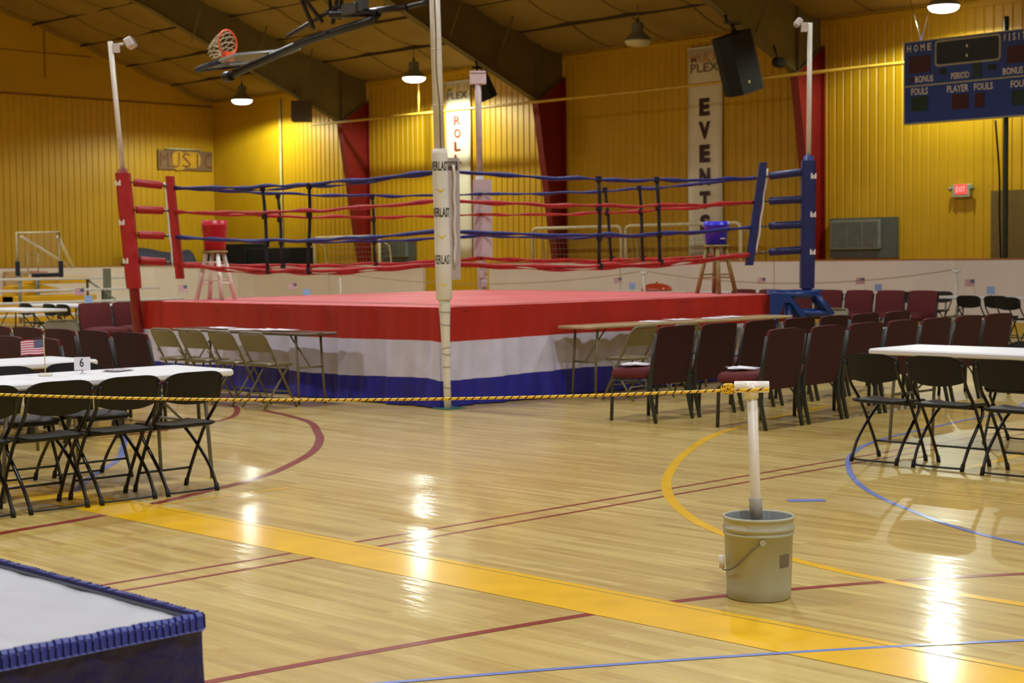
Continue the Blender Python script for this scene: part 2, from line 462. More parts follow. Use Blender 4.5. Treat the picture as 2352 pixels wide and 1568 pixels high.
def ribbed(y0, y1, fn, z0, z1, pitch=.305/1.5, gw=.05, gd=.02):
    """fn(s, z, depth)->xyz; flat pans with narrow grooves between them"""
    prof = []
    s = y0
    while s < y1-1e-6:
        e = min(s+pitch, y1)
        prof += [(s, 0), (e-gw, 0), (e-gw*.6, gd), (e-gw*.4, gd)]
        s = e
    prof.append((y1, 0))
    return [[fn(a, z0, d) for a, d in prof], [fn(a, z1, d) for a, d in prof]]
wb = MB()
wb.sheet(ribbed(YR, 39.05, lambda s, z, d: (XW+d, s, z), 0, EAVE+.1), 0, False)
wb.sheet([[(XW, 39.05, 0), (XW, YW, 0)], [(XW, 39.05, EAVE+.1), (XW, YW, EAVE+.1)]], 1, False)
wb.box((XW-.012, 39.05, 3.2), (.02, .06, 6.4), mi=1)
wb.box((XW-.02, 16.8, EAVE-.03), (.06, 51.5, .12), mi=0)
wb.box((XW+.15, (YR+YW)/2, 3.2), (.1, YW-YR, 6.6), mi=1)
struct('wall_back', wb, [WALL_Y, WALL_FLAT])
wl = MB()
wl.sheet(ribbed(XF, XW, lambda s, z, d: (s, YW+d, z), 0, 6.3), 0, False)
gx0 = [XF, RIDGE_X, XW]
wl.add([(XF, YW-.01, 6.36), (XW, YW-.01, 6.36), (XW, YW-.01, EAVE+.15), (RIDGE_X, YW-.01, roof_z(RIDGE_X)+.15), (XF, YW-.01, EAVE+.15)], [(0, 1, 2, 3, 4)], 1)
wl.box(((XF+XW)/2, YW+.0, 6.33), (XW-XF, .05, .05), mi=2)
for sx in (23.25, 17.1, 11, 5): wl.box((sx, YW-.012, 7.6), (.04, .02, 2.5 if sx < 22 else 1.55), mi=2)
wl.box((20, YW-.012, 7.55), (9.5, .02, .03), mi=2)
wl.box(((XF+XW)/2, YW+.2, 5.5), (XW-XF, .1, 11.6), mi=1)
SEAMY = mat('yellow_seam_shadow_gap', (140, 96, 16), .7)
struct('wall_left', wl, [WALL_Y, WALL_FLAT, SEAMY])
wr = MB(); wr.box(((XF+XW)/2, YR-.1, 5.8), (XW-XF, .2, 11.6)); struct('wall_right', wr, WALL_FLAT)
wf = MB(); wf.box((XF-.1, (YR+YW)/2, 3.2), (.2, YW-YR, 6.6)); struct('wall_front', wf, WALL_FLAT)

# ceiling: insulation facing sagging between purlins and between its own seams
ce = MB()
NXC, PY = 84, 1.83
ys = []
y = YR
while y < YW: ys.append(y); y += PY/6
ys.append(YW)
g = []
for i in range(NXC+1):
    x = XF+(XW-XF)*i/NXC
    d = min(XW-x, x-XF)
    row = []
    for yy in ys:
        sag = .10*abs(sin(pi*d/1.52))**.8 + .035*abs(sin(pi*(yy-YR)/PY))**.6 + .05*(.5+.5*sin(yy*.9+d*.7))
        if i in (0, NXC): sag = 0
        row.append((x, yy, roof_z(x)-sag+.10))
    g.append(row)
ce.sheet(g, 0, True)
for k in range(1, int((YW-YR)/PY)+1):
    yy = YR+k*PY
    for sgn in (0, 1):
        pr_ = []
        for j in range(0, 61):
            d = 15.75*j/60; x = XW-d if sgn else XF+d
            sag = .10*abs(sin(pi*d/1.52))**.8 + .05*(.5+.5*sin(yy*.9+d*.7))
            pr_.append([(x, yy-.012, roof_z(x)-sag+.085), (x, yy+.012, roof_z(x)-sag+.085)])
        ce.sheet(pr_, 1, False)
for dd in [1.52*k for k in range(1, 11)]:
    ce.box((XW-dd, (YR+YW)/2, roof_z(XW-dd)+.04), (.05, YW-YR, .1), mi=1)
struct('ceiling', ce, [CEIL, SEAM])

# rigid frames: red tapered columns and brown tapered rafters
def frame(Y, n):
    c = MB(); t = .10
    # column: web + flanges, inner flange tapers from 0.1 m at the floor to 1 m at the knee
    fnp = lambda u, v, wv: (u, Y-.006+wv, v)
    c.prism([(28.97, 0), (28.88, 0), (28.0, 5.30), (28.97, 5.92)], .012, fnp)
    for (x0, z0, x1, z1) in ((28.88, 0, 28.0, 5.30),):
        c.add([(x0-.02, Y-t, z0), (x1-.02, Y-t, z1), (x1+.0, Y-t, z1), (x0, Y-t, z0), (x0-.02, Y+t, z0), (x1-.02, Y+t, z1), (x1, Y+t, z1), (x0, Y+t, z0)],
              [(0, 1, 2, 3), (7, 6, 5, 4), (4, 5, 1, 0), (3, 2, 6, 7), (1, 5, 6, 2), (0, 3, 7, 4)])
    c.box((28.975, Y, 2.96), (.03, .2, 5.9))
    struct('steel_column', c, RED_STEEL)
    b = MB()
    pts = [(28.97, EAVE+.1), (28.97, 5.93), (28.0, 5.31), (24.8, 6.60), (22.0, 7.80), (RIDGE_X, roof_z(RIDGE_X)-.75), (RIDGE_X, roof_z(RIDGE_X)+.05)]
    b.prism(pts, .014, lambda u, v, wv: (u, Y-.007+wv, v))
    def flange(a, c_, th=.016):
        b.add([(a[0], Y-t, a[1]), (c_[0], Y-t, c_[1]), (c_[0], Y+t, c_[1]), (a[0], Y+t, a[1]), (a[0], Y-t, a[1]-th), (c_[0], Y-t, c_[1]-th), (c_[0], Y+t, c_[1]-th), (a[0], Y+t, a[1]-th)],
              [(0, 3, 2, 1), (4, 5, 6, 7), (0, 1, 5, 4), (2, 3, 7, 6), (1, 2, 6, 5), (0, 4, 7, 3)])
    for i in range(1, 5): flange(pts[i], pts[i+1])
    # stiffeners and flange braces
    b.box((28.05, Y, 6.0), (.02, .19, 1.35))
    for xx in (26.6, 25.1, 23.2):
        z = roof_z(xx)
        b.tube([(xx, Y-.05, z-1.15+(.0)), (xx-.05, Y-.75, z-.02)], .018, 6)
    # mirror half of the rafter towards the near wall
    pts2 = [(RIDGE_X*2-x, z) for x, z in pts]
    b.prism(pts2, .014, lambda u, v, wv: (u, Y-.007+wv, v))
    for i in range(1, 5): flange((pts2[i][0], pts2[i][1]), (pts2[i+1][0], pts2[i+1][1]))
    struct('roof_beam', b, BEAM)
    c2 = MB()
    X0 = 2*RIDGE_X
    c2.prism([(X0-28.97, 0), (X0-28.88, 0), (X0-28.0, 5.30), (X0-28.97, 5.92)], .012, fnp)
    c2.box((X0-28.44, Y, 2.65), (.02, .2, 5.4), rot=Matrix.Rotation(-.164*-1, 3, 'Y'))
    struct('steel_column', c2, RED_STEEL)
for i, Y in enumerate((35.0, 27.4, 19.8, 12.2, 4.6, -3.0)): frame(Y, i)

# yellow sprinkler pipe in front of the columns and its drop rods
pp = thing('overhead_pipe', 'long thin yellow pipe hung along the upper ribbed wall in front of the red columns', 'pipe', (0, 0, 0))
m_ = MB(); m_.tube([(27.85, 36.0, 5.28), (27.85, 27.0, 5.25), (27.85, 3.0, 5.22)], .035, 8)
PIPEY = mat('yellow_pipe_paint', (210, 168, 60), .45)
m_.build('pipe', PIPEY, pp)
for yy, zt in ((31.5, 6.5), (21.1, 6.5), (35.3, 6.5), (21.35, 6.5)):
    q = MB(); q.tube([(27.85, yy, 5.26), (27.85, yy, zt)], .022 if yy == 31.5 else .012, 6); q.build('drop_rod', PIPEY, pp)
cd = MB(); cd.tube([(28.95, 39.0, 0.02), (28.95, 39.0, 6.3)], .035, 8)
tag(cd.build('wall_conduit', mat('cream_conduit', (200, 190, 120), .4)), 'thin pale vertical conduit on the smooth yellow panel in the far left corner', 'conduit')

# white rink boards
db = MB()
def board_run(pts, z=1.36, th=.09):
    P = [Vector((x, y, 0)) for x, y in pts]
    for a, b in zip(P[:-1], P[1:]):
        d = b-a; L = d.length; c = (a+b)/2; R = Matrix.Rotation(atan2(d.y, d.x), 3, 'Z')
        db.box((c.x, c.y, z/2+.0), (L+.01, th, z), rot=R, mi=0)
        db.box((c.x, c.y, z+.012), (L+.01, th+.03, .024), rot=R, mi=1)
        db.box((c.x, c.y, .1), (L+.012, th+.012, .2), rot=R, mi=2)
board_run([(27.6, 28.62), (27.6, 24.3), (27.6, 20.0), (27.6, 15.95), (27.35, 15.6), (27.3, 12), (27.3, 3), (26.5, -1.5)])
arc = [(27.6-3.2+3.2*cos(a), 37.8+3.2*sin(a)) for a in [pi/2*k/8 for k in range(9)]]
tag(db.build('rink_boards', [BOARD, BOARD_RED, mat('yellow_kick_plate', (214, 180, 70), .5)]), 'long low white rink boards behind the right half of the ring and the scoreboard', 'rink boards')
db = MB()
board_run([(27.6, 31.1), (27.6, 35)] + arc + [(20, 41), (14, 41), (8, 41), (3, 41)])
KICK = mat('yellow_kick_plate', (214, 180, 70), .5)
tag(db.build('rink_boards', [BOARD, BOARD_RED, KICK]), 'low white rink boards curving round the far left corner behind the bleachers', 'rink boards')

# ------------------------------------------------------------------ lamps
def lamp_proto(lit=True):
    t = thing('high_bay_lamp', '', 'lamp')
    h = MB()
    h.lathe([(.02, .42), (.10, .41), (.13, .38), (.13, .20), (.19, .15), (.285, .05), (.312, .012), (.312, 0), (.298, 0), (.26, .05), (.1, .16)], seg=32, capb=False, capt=False)
    h.build('reflector', mat('grey_lamp_reflector', (120, 122, 118), .45), t)
    l = MB(); l.lathe([(.001, -.115), (.14, -.11), (.225, -.088), (.280, -.045), (.298, .012)], seg=32, capb=False, capt=False)
    l.build('lens', LENS if lit else LENS_OFF, t)
    k = MB(); k.tube([(0, 0, .4), (0, 0, .50)], .03, 8); k.tube([(0, 0, .5), (0, 0, .94)], .010, 6)
    k.build('hanger', DKMETAL, t)
    return t
LIT = lamp_proto(True)
def add_light(parent_loc, watts, r=.27):
    ld = bpy.data.lights.new('lamp_light', 'AREA'); ld.shape = 'DISK'; ld.size = 2*r; ld.energy = watts; ld.color = LAMP_COL
    ld.spread = radians(155)
    lo = bpy.data.objects.new('lamp_light', ld); COL.objects.link(lo)
    lo.location = (parent_loc[0], parent_loc[1], parent_loc[2]-.13)
    return lo
lamps = [((27.3, 38.6, 6.13), 'glowing round ceiling lamp left of the brown box, nearest the far left corner'),
         ((27.3, 31.05, 6.12), 'glowing round ceiling lamp above the lettered banner behind the white ring post'),
         ((27.75, 16.16, 6.22), 'glowing round ceiling lamp directly above the blue scoreboard')]
for i, (p, lb) in enumerate(lamps):
    if i == 0: LIT.location = p; LIT['label'] = lb
    else: dup(LIT, lb, p)
    pl_ = bpy.data.lights.new('lamp_light', 'SPOT'); pl_.spot_size = radians(168); pl_.spot_blend = .25; pl_.energy = LAMP_W; pl_.color = (0.90, 1.0, 0.82); pl_.shadow_soft_size = .06
    po = bpy.data.objects.new('lamp_light', pl_); COL.objects.link(po); po.location = (p[0], p[1], p[2]-.19)
OFF = lamp_proto(False); OFF.location = (27.0, 23.24, 6.22); OFF['label'] = 'unlit grey round ceiling lamp left of the large black speaker'
# the rows of lamps nearer the camera hang above the picture
for X, Z in ((17.2, 8.6), (10.2, 8.6), (3.2, 6.6)):
    for Y in (35.0, 27.9, 21.1, 14.3, 7.6, .8, -5.5):
        if X == 17.2 and Y < 0: continue
        lp = dup(LIT, 'glowing round ceiling lamp hung high above the court', (X, Y, Z), group='ceiling lamps high above the court')
        q = MB(); q.tube([(0, 0, .5), (0, 0, roof_z(X)-Z+.05)], .012, 6); q.build('hanger', DKMETAL, lp)
        add_light((X, Y, Z), HIGH_W)

# ------------------------------------------------------------------ boxing ring
RX0, RX1, RY0, RY1, RZ = 10.65, 16.6, 11.78, 17.35, 1.0
ring = thing('boxing_ring', 'raised boxing ring with red mat and red, white and blue skirt', 'boxing ring', (13.6, 14.5, 0))
ox, oy = 13.6, 14.5
def rl(p): return (p[0]-ox, p[1]-oy, p[2])
mb_ = MB()
NG = 22; g = []
for i in range(NG+1):
    row = []
    for j in range(NG+1):
        u, v = i/NG, j/NG
        x = RX0+(RX1-RX0)*u; y = RY0+(RY1-RY0)*v
        edge = min(u, 1-u, v, 1-v)
        z = RZ - (.035 if edge < 1e-6 else 0) + .025*(sin(pi*u)*sin(pi*v))**.5 + .02*u*v
        row.append(rl((x, y, z)))
    g.append(row)
mb_.sheet([list(r) for r in g], 0, True)
mb_.box(rl(((RX0+RX1)/2, (RY0+RY1)/2, .90)), (RX1-RX0-.06, RY1-RY0-.06, .1))
mb_.build('mat', CANVAS, ring)
# skirt: one hanging cloth with three colour bands
sk = MB()
per = []
st = .05
def side(a, b):
    n = int(hypot(b[0]-a[0], b[1]-a[1])/st)
    return [(a[0]+(b[0]-a[0])*k/n, a[1]+(b[1]-a[1])*k/n) for k in range(n)]
cor = [(RX0, RY0), (RX1, RY0), (RX1, RY1), (RX0, RY1)]
for k in range(4): per += side(cor[k], cor[(k+1) % 4])
n = len(per); zs = [1.0, .97, .9, .8, .69, .66, .6, .5, .4, .31, .28, .2, .12, .06, .012]
rows = []
rn = random.Random(3)
ph = [rn.uniform(0, 6.28) for _ in range(6)]
cum = 0
for z in zs:
    row = []
    for i, (x, y) in enumerate(per):
        a = per[i-1]; b = per[(i+1) % n]
        t = Vector((b[0]-a[0], b[1]-a[1])).normalized(); nrm = Vector((t.y, -t.x))
        s_ = i*st
        dn = (1-z)
        amp = .012+.042*dn
        wv = sin(s_*7.3+ph[0]+1.2*sin(s_*1.7))*.5 + sin(s_*15.1+ph[1]+z*1.5)*.35 + sin(s_*29+ph[2]-z*2+sin(s_*2))*.3
        wv += 1.0*max(0, sin(s_*2.9+ph[3]))**8 - .9*max(0, sin(s_*1.9+ph[5]))**30
        off = amp*wv + .05*dn**1.6 + .004
        row.append(rl((x+nrm.x*off, y+nrm.y*off, z+.006*sin(s_*2.1+ph[4])*dn*3 if .05 < z < .98 else z)))
    row.append(row[0]); rows.append(row)
def band(lo, hi, mi):
    R = rows[lo:hi+1]
    sk.sheet(R[::-1], mi, True)
band(0, 4, 0); band(4, 5, 0); band(5, 9, 1); band(9, 10, 1); band(10, 14, 2)
sk.build('skirt', [SK_RED, SK_WHITE, SK_BLUE], ring)

# corner posts --------------------------------------------------------------
def flood(parent, at, yaw, tilt=-.5, big=1.0):
    """bracket lamp on top of a light pole"""
    R = Matrix.Rotation(yaw, 3, 'Z') @ Matrix.Rotation(tilt, 3, 'Y')
    a = Vector(at)
    f = MB()
    br_ = Matrix.Rotation(yaw, 3, 'Z')
    f.tube([a, a+br_ @ Vector((.08, 0, .01)), a+br_ @ Vector((.17, 0, .02))], .018, 8)
    f.box(a+br_ @ Vector((.07, 0, -.03)), (.08, .05, .11), rot=br_)
    c = a+br_ @ Vector((.24*big, 0, .03))
    f.rbox(c, (.10, .19*big, .13*big), .03, rot=R, axis=0)
    h = f.build('floodlight', mat('floodlight_housing', (205, 200, 196), .4), parent)
    g_ = MB(); g_.box(c+R @ Vector((.053, 0, 0)), (.006, .16*big, .10*big), rot=R)
    g_.build('lamp_glass', mat('floodlight_glass', (150, 150, 150), .1), h)
def tube_dir(a, b): return (Vector(b)-Vector(a)).normalized()

LZ = [2.38, 2.08, 1.77, 1.44]
# front left of the picture: red post, leaning outwards
def square_pad(mb, a, b, s, R):
    a = Vector(a); b = Vector(b)
    vs = []
    NZ = 10
    rr = random.Random(int(a.x*100))
    ringp = [(-1, -.7), (-.7, -1), (.7, -1), (1, -.7), (1, .7), (.7, 1), (-.7, 1), (-1, .7)]
    g_ = []
    for k in range(NZ+1):
        t = k/NZ; c = a.lerp(b, t); w_ = s/2*(1+.03*rr.uniform(-1, 1)+(.0 if 0 < k < NZ else -.04))
        g_.append([c+R @ Vector((x*w_, y*w_, 0)) for x, y in ringp])
    for r in g_: vs += r
    fs = []
    for k in range(NZ):
        for j in range(8): fs.append((k*8+j, k*8+(j+1) % 8, (k+1)*8+(j+1) % 8, (k+1)*8+j))
    fs.append(tuple(range(8))[::-1]); fs.append(tuple(NZ*8+j for j in range(8)))
    mb.add(vs, fs, 0, False)
R45 = Matrix.Rotation(AZ, 3, 'Z')          # pads turned roughly square to the diagonal
lt = (-.7071, .7071)
pb = Vector((10.60, 17.18, 0)); ptop = pb+Vector((lt[0]*.31, lt[1]*.31, 4.17))
def onL(z): return pb.lerp(ptop, z/4.17)
cp = MB(); cp.tube([rl(onL(0)), rl(onL(2.62))], .062, 12); cp.box(rl((10.60, 17.18, .01)), (.4, .4, .02))
post = cp.build('corner_post', RED_STEEL, ring); post['label'] = 'red corner post leaning outwards with tall white light pole'
q = MB(); square_pad(q, rl(onL(1.16)), rl(onL(2.57)), .168, R45)
pd = q.build('post_pad', PAD_RED, post)
q = MB(); q.tube([rl(onL(2.5)), rl(onL(4.17))], .031, 10); q.build('light_pole', PVC, post)
flood(post, rl(onL(4.12)), AZ-pi/2, -.5)
# patches with the maker's mark
def mark(parent, c, R, s, m_, flip=1):
    q = MB()
    for poly in ([(-1, -1), (-.35, -1), (-.25, .2), (-.75, 1), (-1, 1)], [(-.2, -1), (.25, -1), (.2, .1), (-.1, .5)], [(.4, -1), (1, -1), (1, 1), (.5, 1), (.3, .1)]):
        q.add([Vector(c)+R @ Vector((u*s*flip, 0, v*s)) for u, v in poly], [tuple(range(len(poly)))])
    q.build('mark', m_, parent)
RV = Matrix.Rotation(AZ-pi/2, 3, 'Z')
for z in (2.45, 1.97, 1.50):
    p = onL(z)-fw*.088-rt*.052
    mark(pd, rl(p), RV, .034, WHITE)

# right: blue post on its own steel tower
bb = Vector((16.50, 11.50, 0)); btop = Vector((16.54, 11.46, 4.32))
def onR(z): return bb.lerp(btop, z/4.32)
cp = MB(); cp.tube([rl(onR(.95)), rl(onR(2.7))], .062, 12)
post = cp.build('corner_post', BLUE_STEEL, ring); post['label'] = 'blue corner post standing on a splayed blue steel tower'
q = MB(); square_pad(q, rl(onR(1.07)), rl(onR(2.64)), .17, R45); pd = q.build('post_pad', PAD_BLUE, post)
q = MB(); q.tube([rl(onR(2.6)), rl(onR(4.32))], .031, 10); q.build('light_pole', PVC, post)
flood(post, rl(onR(4.30)), AZ+pi/2, .9, .6)
for z in (2.45, 1.98, 1.52): mark(pd, rl(onR(z)-fw*.09+rt*.05), RV, .034, WHITE, -1)
tw = MB(); c0 = onR(0)
def TP(a, b, z): v = c0+rt*a+fw*b; return rl((v.x, v.y, z))
for b_ in (-.16, .16):
    tw.tube([TP(-.46, b_, 1.0), TP(.12, b_, 1.0)], .052, 4)
    tw.tube([TP(-.09, b_, .77), TP(.30, b_, .77)], .045, 4)
    for a0, a1 in ((-.29, -.07), (.09, .29)): tw.tube([TP(a0, b_, 1.0), TP(a1, b_, .74)], .048, 4)
    for a0, a1 in ((-.42, -.40), (-.24, -.20), (.26, .30)): tw.tube([TP(a0, b_, .99 if a0 < 0 else .78), TP(a1, b_, 0)], .045, 4)
for a_ in (-.42, .08): tw.tube([TP(a_, -.16, 1.0), TP(a_, .16, 1.0)], .05, 4)
for b_ in (-.16, .16): tw.prism([(-.48, .73), (-.36, .73), (-.30, .90), (-.22, .90), (-.10, .73), (-.02, .73), (-.24, 1.0), (-.48, 1.0)], .012, lambda u, v, w_, b_=b_: TP(u, b_+w_-.055, v))
tw.box(TP(-.0, 0, 1.045), (.30, .40, .02), rot=R45)
tw.build('post_base', BLUE_STEEL, post)

# front: white post reaching the floor
fb = Vector((10.60, 11.62, 0)); ftop = Vector((10.60, 11.62, 0))+Vector((lt[0]*.085, lt[1]*.085, 4.4))
def onF(z): return fb.lerp(ftop, z/4.4)
cp = MB()
prof = [(0, .036), (.3, .036), (.62, .040), (.92, .052), (1.0, .058), (1.02, .056), (1.12, .056)]
cp.tube([rl(onF(z)) for z, r in prof], [r for z, r in prof], 16)
post = cp.build('corner_post', PVC, ring); post['label'] = 'white front corner post wrapped in tape and padded above the mat'
for z, tl in ((.96, 0), (.84, .1), (.60, -.12), (.55, .1), (.42, 0), (.22, .1)):
    c = onF(z); rr_ = .060 if z > .9 else (.052 if z > .7 else .042)
    tp = MB(); tp.tube([rl((c.x+rr_*cos(a), c.y+rr_*sin(a), z+tl*.1*sin(a))) for a in [2*pi*k/20 for k in range(20)]], .0022, 4, closed=True)
    tp.build('tape_edge', INK, post)
bp_ = MB(); bp_.box(rl((fb.x+.05, fb.y+.04, .006)), (.24, .24, .012)); bp_.build('base_plate', GREEN_STEEL, post)
q = MB()
pr2 = [(.072, 1.08), (.079, 1.09), (.079, 1.5), (.076, 1.9), (.077, 2.3), (.076, 2.50), (.070, 2.55), (.03, 2.56)]
for i in range(1): q.tube([rl(onF(z)) for r, z in pr2], [r for r, z in pr2], 28)
pd = q.build('post_pad', PAD_WHITE, post)
def wrapF(zc, tilt=0, ang0=0, rad=.0795):
    def fn(u, v):
        a = ang0 + u/rad
        c = onF(zc+v)
        d = -fw*cos(a)+rt*sin(a)
        return Vector(rl((c.x, c.y, zc+v+tilt*u)))+d*rad
    return fn
for zc in (2.385, 1.935, 1.475):
    q = MB(); put_text(q, 'EVERLAST', .092, wrapF(zc, 0, -.15), width=.225, bold=.025); q.build('lettering', INK, pd)
for zc in (2.15, 1.70, 1.235):
    q = MB(); fn = wrapF(zc)
    q.add([fn(-.055, .022), fn(-.02, .006), (fn(0, -.005)), fn(.02, .006), fn(.055, .018), fn(.02, -.012), fn(0, -.028), fn(-.02, -.012)], [(0, 1, 7), (1, 2, 6, 7), (2, 3, 5, 6), (3, 4, 5)])
    q.build('mark', GOLD_INK, pd)
q = MB(); q.tube([rl(onF(2.5)), rl(onF(3.6)), rl(onF(4.4))], .053, 14); lp_ = q.build('light_pole', PVC, post)
q = MB(); cpts = []
for k in range(26):
    z = 2.56+k*.072; c = onF(z); off = .004+.010*sin(z*3.1)+.004*sin(z*9)
    cpts.append(rl((c.x-fw.x*.055+rt.x*(off+.006), c.y-fw.y*.055+rt.y*(off+.006), z)))
q.tube(cpts, .005, 6); q.build('cable', mat('brown_cable', (96, 78, 66), .5), lp_)
for z in (2.98, 3.52, 4.0):
    q = MB(); c = onF(z); q.tube([rl((c.x+.055*cos(a), c.y+.055*sin(a), z)) for a in [2*pi*k/16 for k in range(16)]], .003, 4, closed=True)
    q.build('cable_tie', WHITE, lp_)
flood(post, rl(onF(4.42)), AZ, .5)
q = MB(); c = onF(4.05); q.box(rl((c.x-rt.x*.05, c.y-rt.y*.05, 4.08)), (.05, .05, .12)); q.build('bracket', STEEL, lp_)

# back: whitish post
kb = Vector((16.68, 17.48, 0)); ktop = kb+Vector((lt[0]*.03, lt[1]*.03, 4.22))
def onK(z): return kb.lerp(ktop, z/4.22)
cp = MB(); cp.tube([rl(onK(0)), rl(onK(2.72))], .065, 12)
post = cp.build('corner_post', PAD_GREY, ring); post['label'] = 'pale back corner post with torn wrapping and a flat lamp on its pole'
q = MB(); q.tube([rl(onK(2.7)), rl(onK(4.2))], .05, 12); q.build('light_pole', mat('pinkish_white_pole', (196, 182, 176), .5), post)
q = MB(); q.rbox(rl(onK(4.17)-Vector((0, 0, 0))), (.12, .25, .16), .02, rot=Matrix.Rotation(AZ, 3, 'Z')); q.box(rl(onK(4.27)), (.14, .24, .03), rot=Matrix.Rotation(AZ, 3, 'Z')); q.build('floodlight', mat('pale_floodlight_housing', (214, 200, 200), .45), post)
q = MB(); rr = random.Random(5)
for i in range(7):
    z = 1.1+i*.07; c = onK(z); q.rbox(rl((c.x-fw.x*.06+rt.x*rr.uniform(.0, .06), c.y-fw.y*.06+rt.y*rr.uniform(.0, .06), z)), (.05, .09, .10), .02, rot=Matrix.Rotation(AZ+rr.uniform(-.3, .3), 3, 'Z'))
q.build('torn_wrapping', PAD_GREY, post)

# inner corner pads, turnbuckles and ropes
CX0, CX1, CY0, CY1 = 11.02, 16.30, 12.12, 17.08
def inner_pad(name_m, a, b, sx, sy, R, lace=None, lab=None):
    q = MB(); a = Vector(a); b = Vector(b); d = (b-a)
    vs = []
    for p in (a, b):
        for x, y in ((-1, -.6), (-.8, -1), (.8, -1), (1, -.6), (1, .6), (.8, 1), (-.8, 1), (-1, .6)): vs.append(p+R @ Vector((x*sx/2, y*sy/2, 0)))
    fs = [(j, (j+1) % 8, 8+(j+1) % 8, 8+j) for j in range(8)]+[tuple(range(8))[::-1], tuple(range(8, 16))]
    q.add(vs, fs, 0)
    o = q.build('corner_pad', name_m, ring)
    if lab: o['label'] = lab
    if lace:
        l = MB(); off = R @ Vector(lace)
        P = [a.lerp(b, t)+off+Vector((0, 0, 0))+R @ Vector((.006*sin(t*25), 0, 0)) for t in [.12+.82*k/14 for k in range(15)]]
        l.tube(P, .014, 6)
        l.build('lacing', PAD_WHITE, o)
    return o
RA = Matrix.Rotation(AZ-pi/2, 3, 'Z')
inner_pad(PAD_RED, rl((CX0+.06-.02, CY1-.06, 1.27)), rl((CX0-.02, CY1+.03, 2.54)), .10, .11, RA, lace=(-.065, -.03, 0), lab='red inner corner pad laced with white cord')
inner_pad(PAD_BLUE, rl((CX1-.10, CY0+.02, 1.36)), rl((CX1+.06, CY0-.08, 2.64)), .10, .11, RA, lace=(.065, -.03, 0), lab='dark blue inner corner pad laced with white cord')
fp = inner_pad(PAD_GREY, rl((CX0+.05, CY0-.10, 1.27)), rl((CX0+.05, CY0-.10, 2.50)), .14, .16, RA, lace=(.02, -.095, 0), lab='greyish white inner corner pad behind the front post')
q = MB(); c = Vector(rl((CX0+.05, CY0-.10, 2.44)))
q.box(c+RA @ Vector((.0, -.083, -.02)), (.115, .006, .085), rot=RA); q.build('label_patch', mat('dark_label', (72, 66, 62), .5), fp)
q = MB(); q.box(c+RA @ Vector((.0, -.088, -.005)), (.085, .004, .035), rot=RA); q.box(c+RA @ Vector((.005, -.088, -.045)), (.05, .004, .008), rot=RA, mi=1); q.build('label_print', [mat('label_grey', (140, 134, 124), .5), PAIL_RED], fp)
inner_pad(PAD_GREY, rl((CX1+.05, CY1+.03, 1.48)), rl((CX1+.05, CY1+.03, 2.64)), .28, .13, RA, lab='pinkish white pad across the back corner of the ring')
cornersP = {'F': ((CX0, CY0), onF), 'R': ((CX1, CY0), onR), 'K': ((CX1, CY1), onK), 'L': ((CX0, CY1), onL)}
for k, (c2d, on) in cornersP.items():
    for zi, z in enumerate(LZ):
        zz = z + (.07 if k in 'RK' else .03 if k == 'L' else 0)
        zp = zz+{0: .06, 1: .02, 2: .02, 3: .04}[zi]
        a = Vector((c2d[0], c2d[1], zz)); b = on(zp); d = b-a; L_ = d.length
        q = MB(); q.tube([rl(a), rl(b)], .009, 6)
        q.tube([rl(a+d*.10), rl(a+d*.20)], .018, 6)
        tb = q.build('turnbuckle', STEEL, ring)
        if k in 'LR':
            q = MB(); s0, s1 = ((.22, .80) if k == 'L' else (.28, .90))
            q.tube([rl(a+d*s0), rl(a+d*(s0+.02)), rl(a+d*(s1-.02)), rl(a+d*s1)], [.044, .049, .049, .044], 12)
            q.build('roll_pad', PAD_RED if k == 'L' else PAD_BLUE, tb)
def rope(a, b, m_, sag, lift=0, seed=0, r=.019, twist=0.0):
    rr = random.Random(seed); n = 44; P = []; Rr = []
    p1, p2, p3 = rr.uniform(0, 6), rr.uniform(0, 6), rr.uniform(0, 6)
    a = Vector(a); b = Vector(b)
    for k in range(n+1):
        t = k/n; p = a.lerp(b, t); p.z -= sag*4*t*(1-t)
        e = sin(pi*t)
        p.z += .008*e*(sin(t*26+p1)+.6*sin(t*47+p2))
        P.append(rl(p)); Rr.append(r*(1+.28*sin(t*34+p2)+.2*sin(t*61+p3)))
    q = MB(); q.tube(P, Rr, 8, 0)
    o = q.build('rope', m_, ring)
    if twist:
        w_ = MB(); P2 = []
        for k in range(n+1):
            t = k/n; p = a.lerp(b, t); p.z -= sag*4*t*(1-t)+.02+.022*abs(sin(t*9+p1))*sin(pi*t)
            P2.append(rl((p.x, p.y, p.z)))
        w_.tube(P2, [max(.004, twist*(.7+.5*sin(t_*.9+p1))) for t_ in range(n+1)], 6)
        w_.build('loose_cover', m_, o)
sides = [((CX0, CY0), (CX0, CY1), 'FL'), ((CX0, CY0), (CX1, CY0), 'FR'), ((CX0, CY1), (CX1, CY1), 'LK'), ((CX1, CY0), (CX1, CY1), 'RK')]
lift = {'F': 0, 'L': .02, 'R': .07, 'K': .05}
for si, (a, b, kk) in enumerate(sides):
    for zi, z in enumerate(LZ):
        m_ = ROPE_BLUE if zi in (0, 2) else ROPE_RED
        sag = (.06, .055, .075, .085)[zi]
        if zi == 3: sag = (.085, .09, .06, .06)[si]
        rope((*a, z+lift[kk[0]]), (*b, z+lift[kk[1]]), m_, sag, seed=si*10+zi, r=.021 if si < 2 else .019, twist=.016 if (zi == 3 or (zi == 0 and si == 0)) else 0)
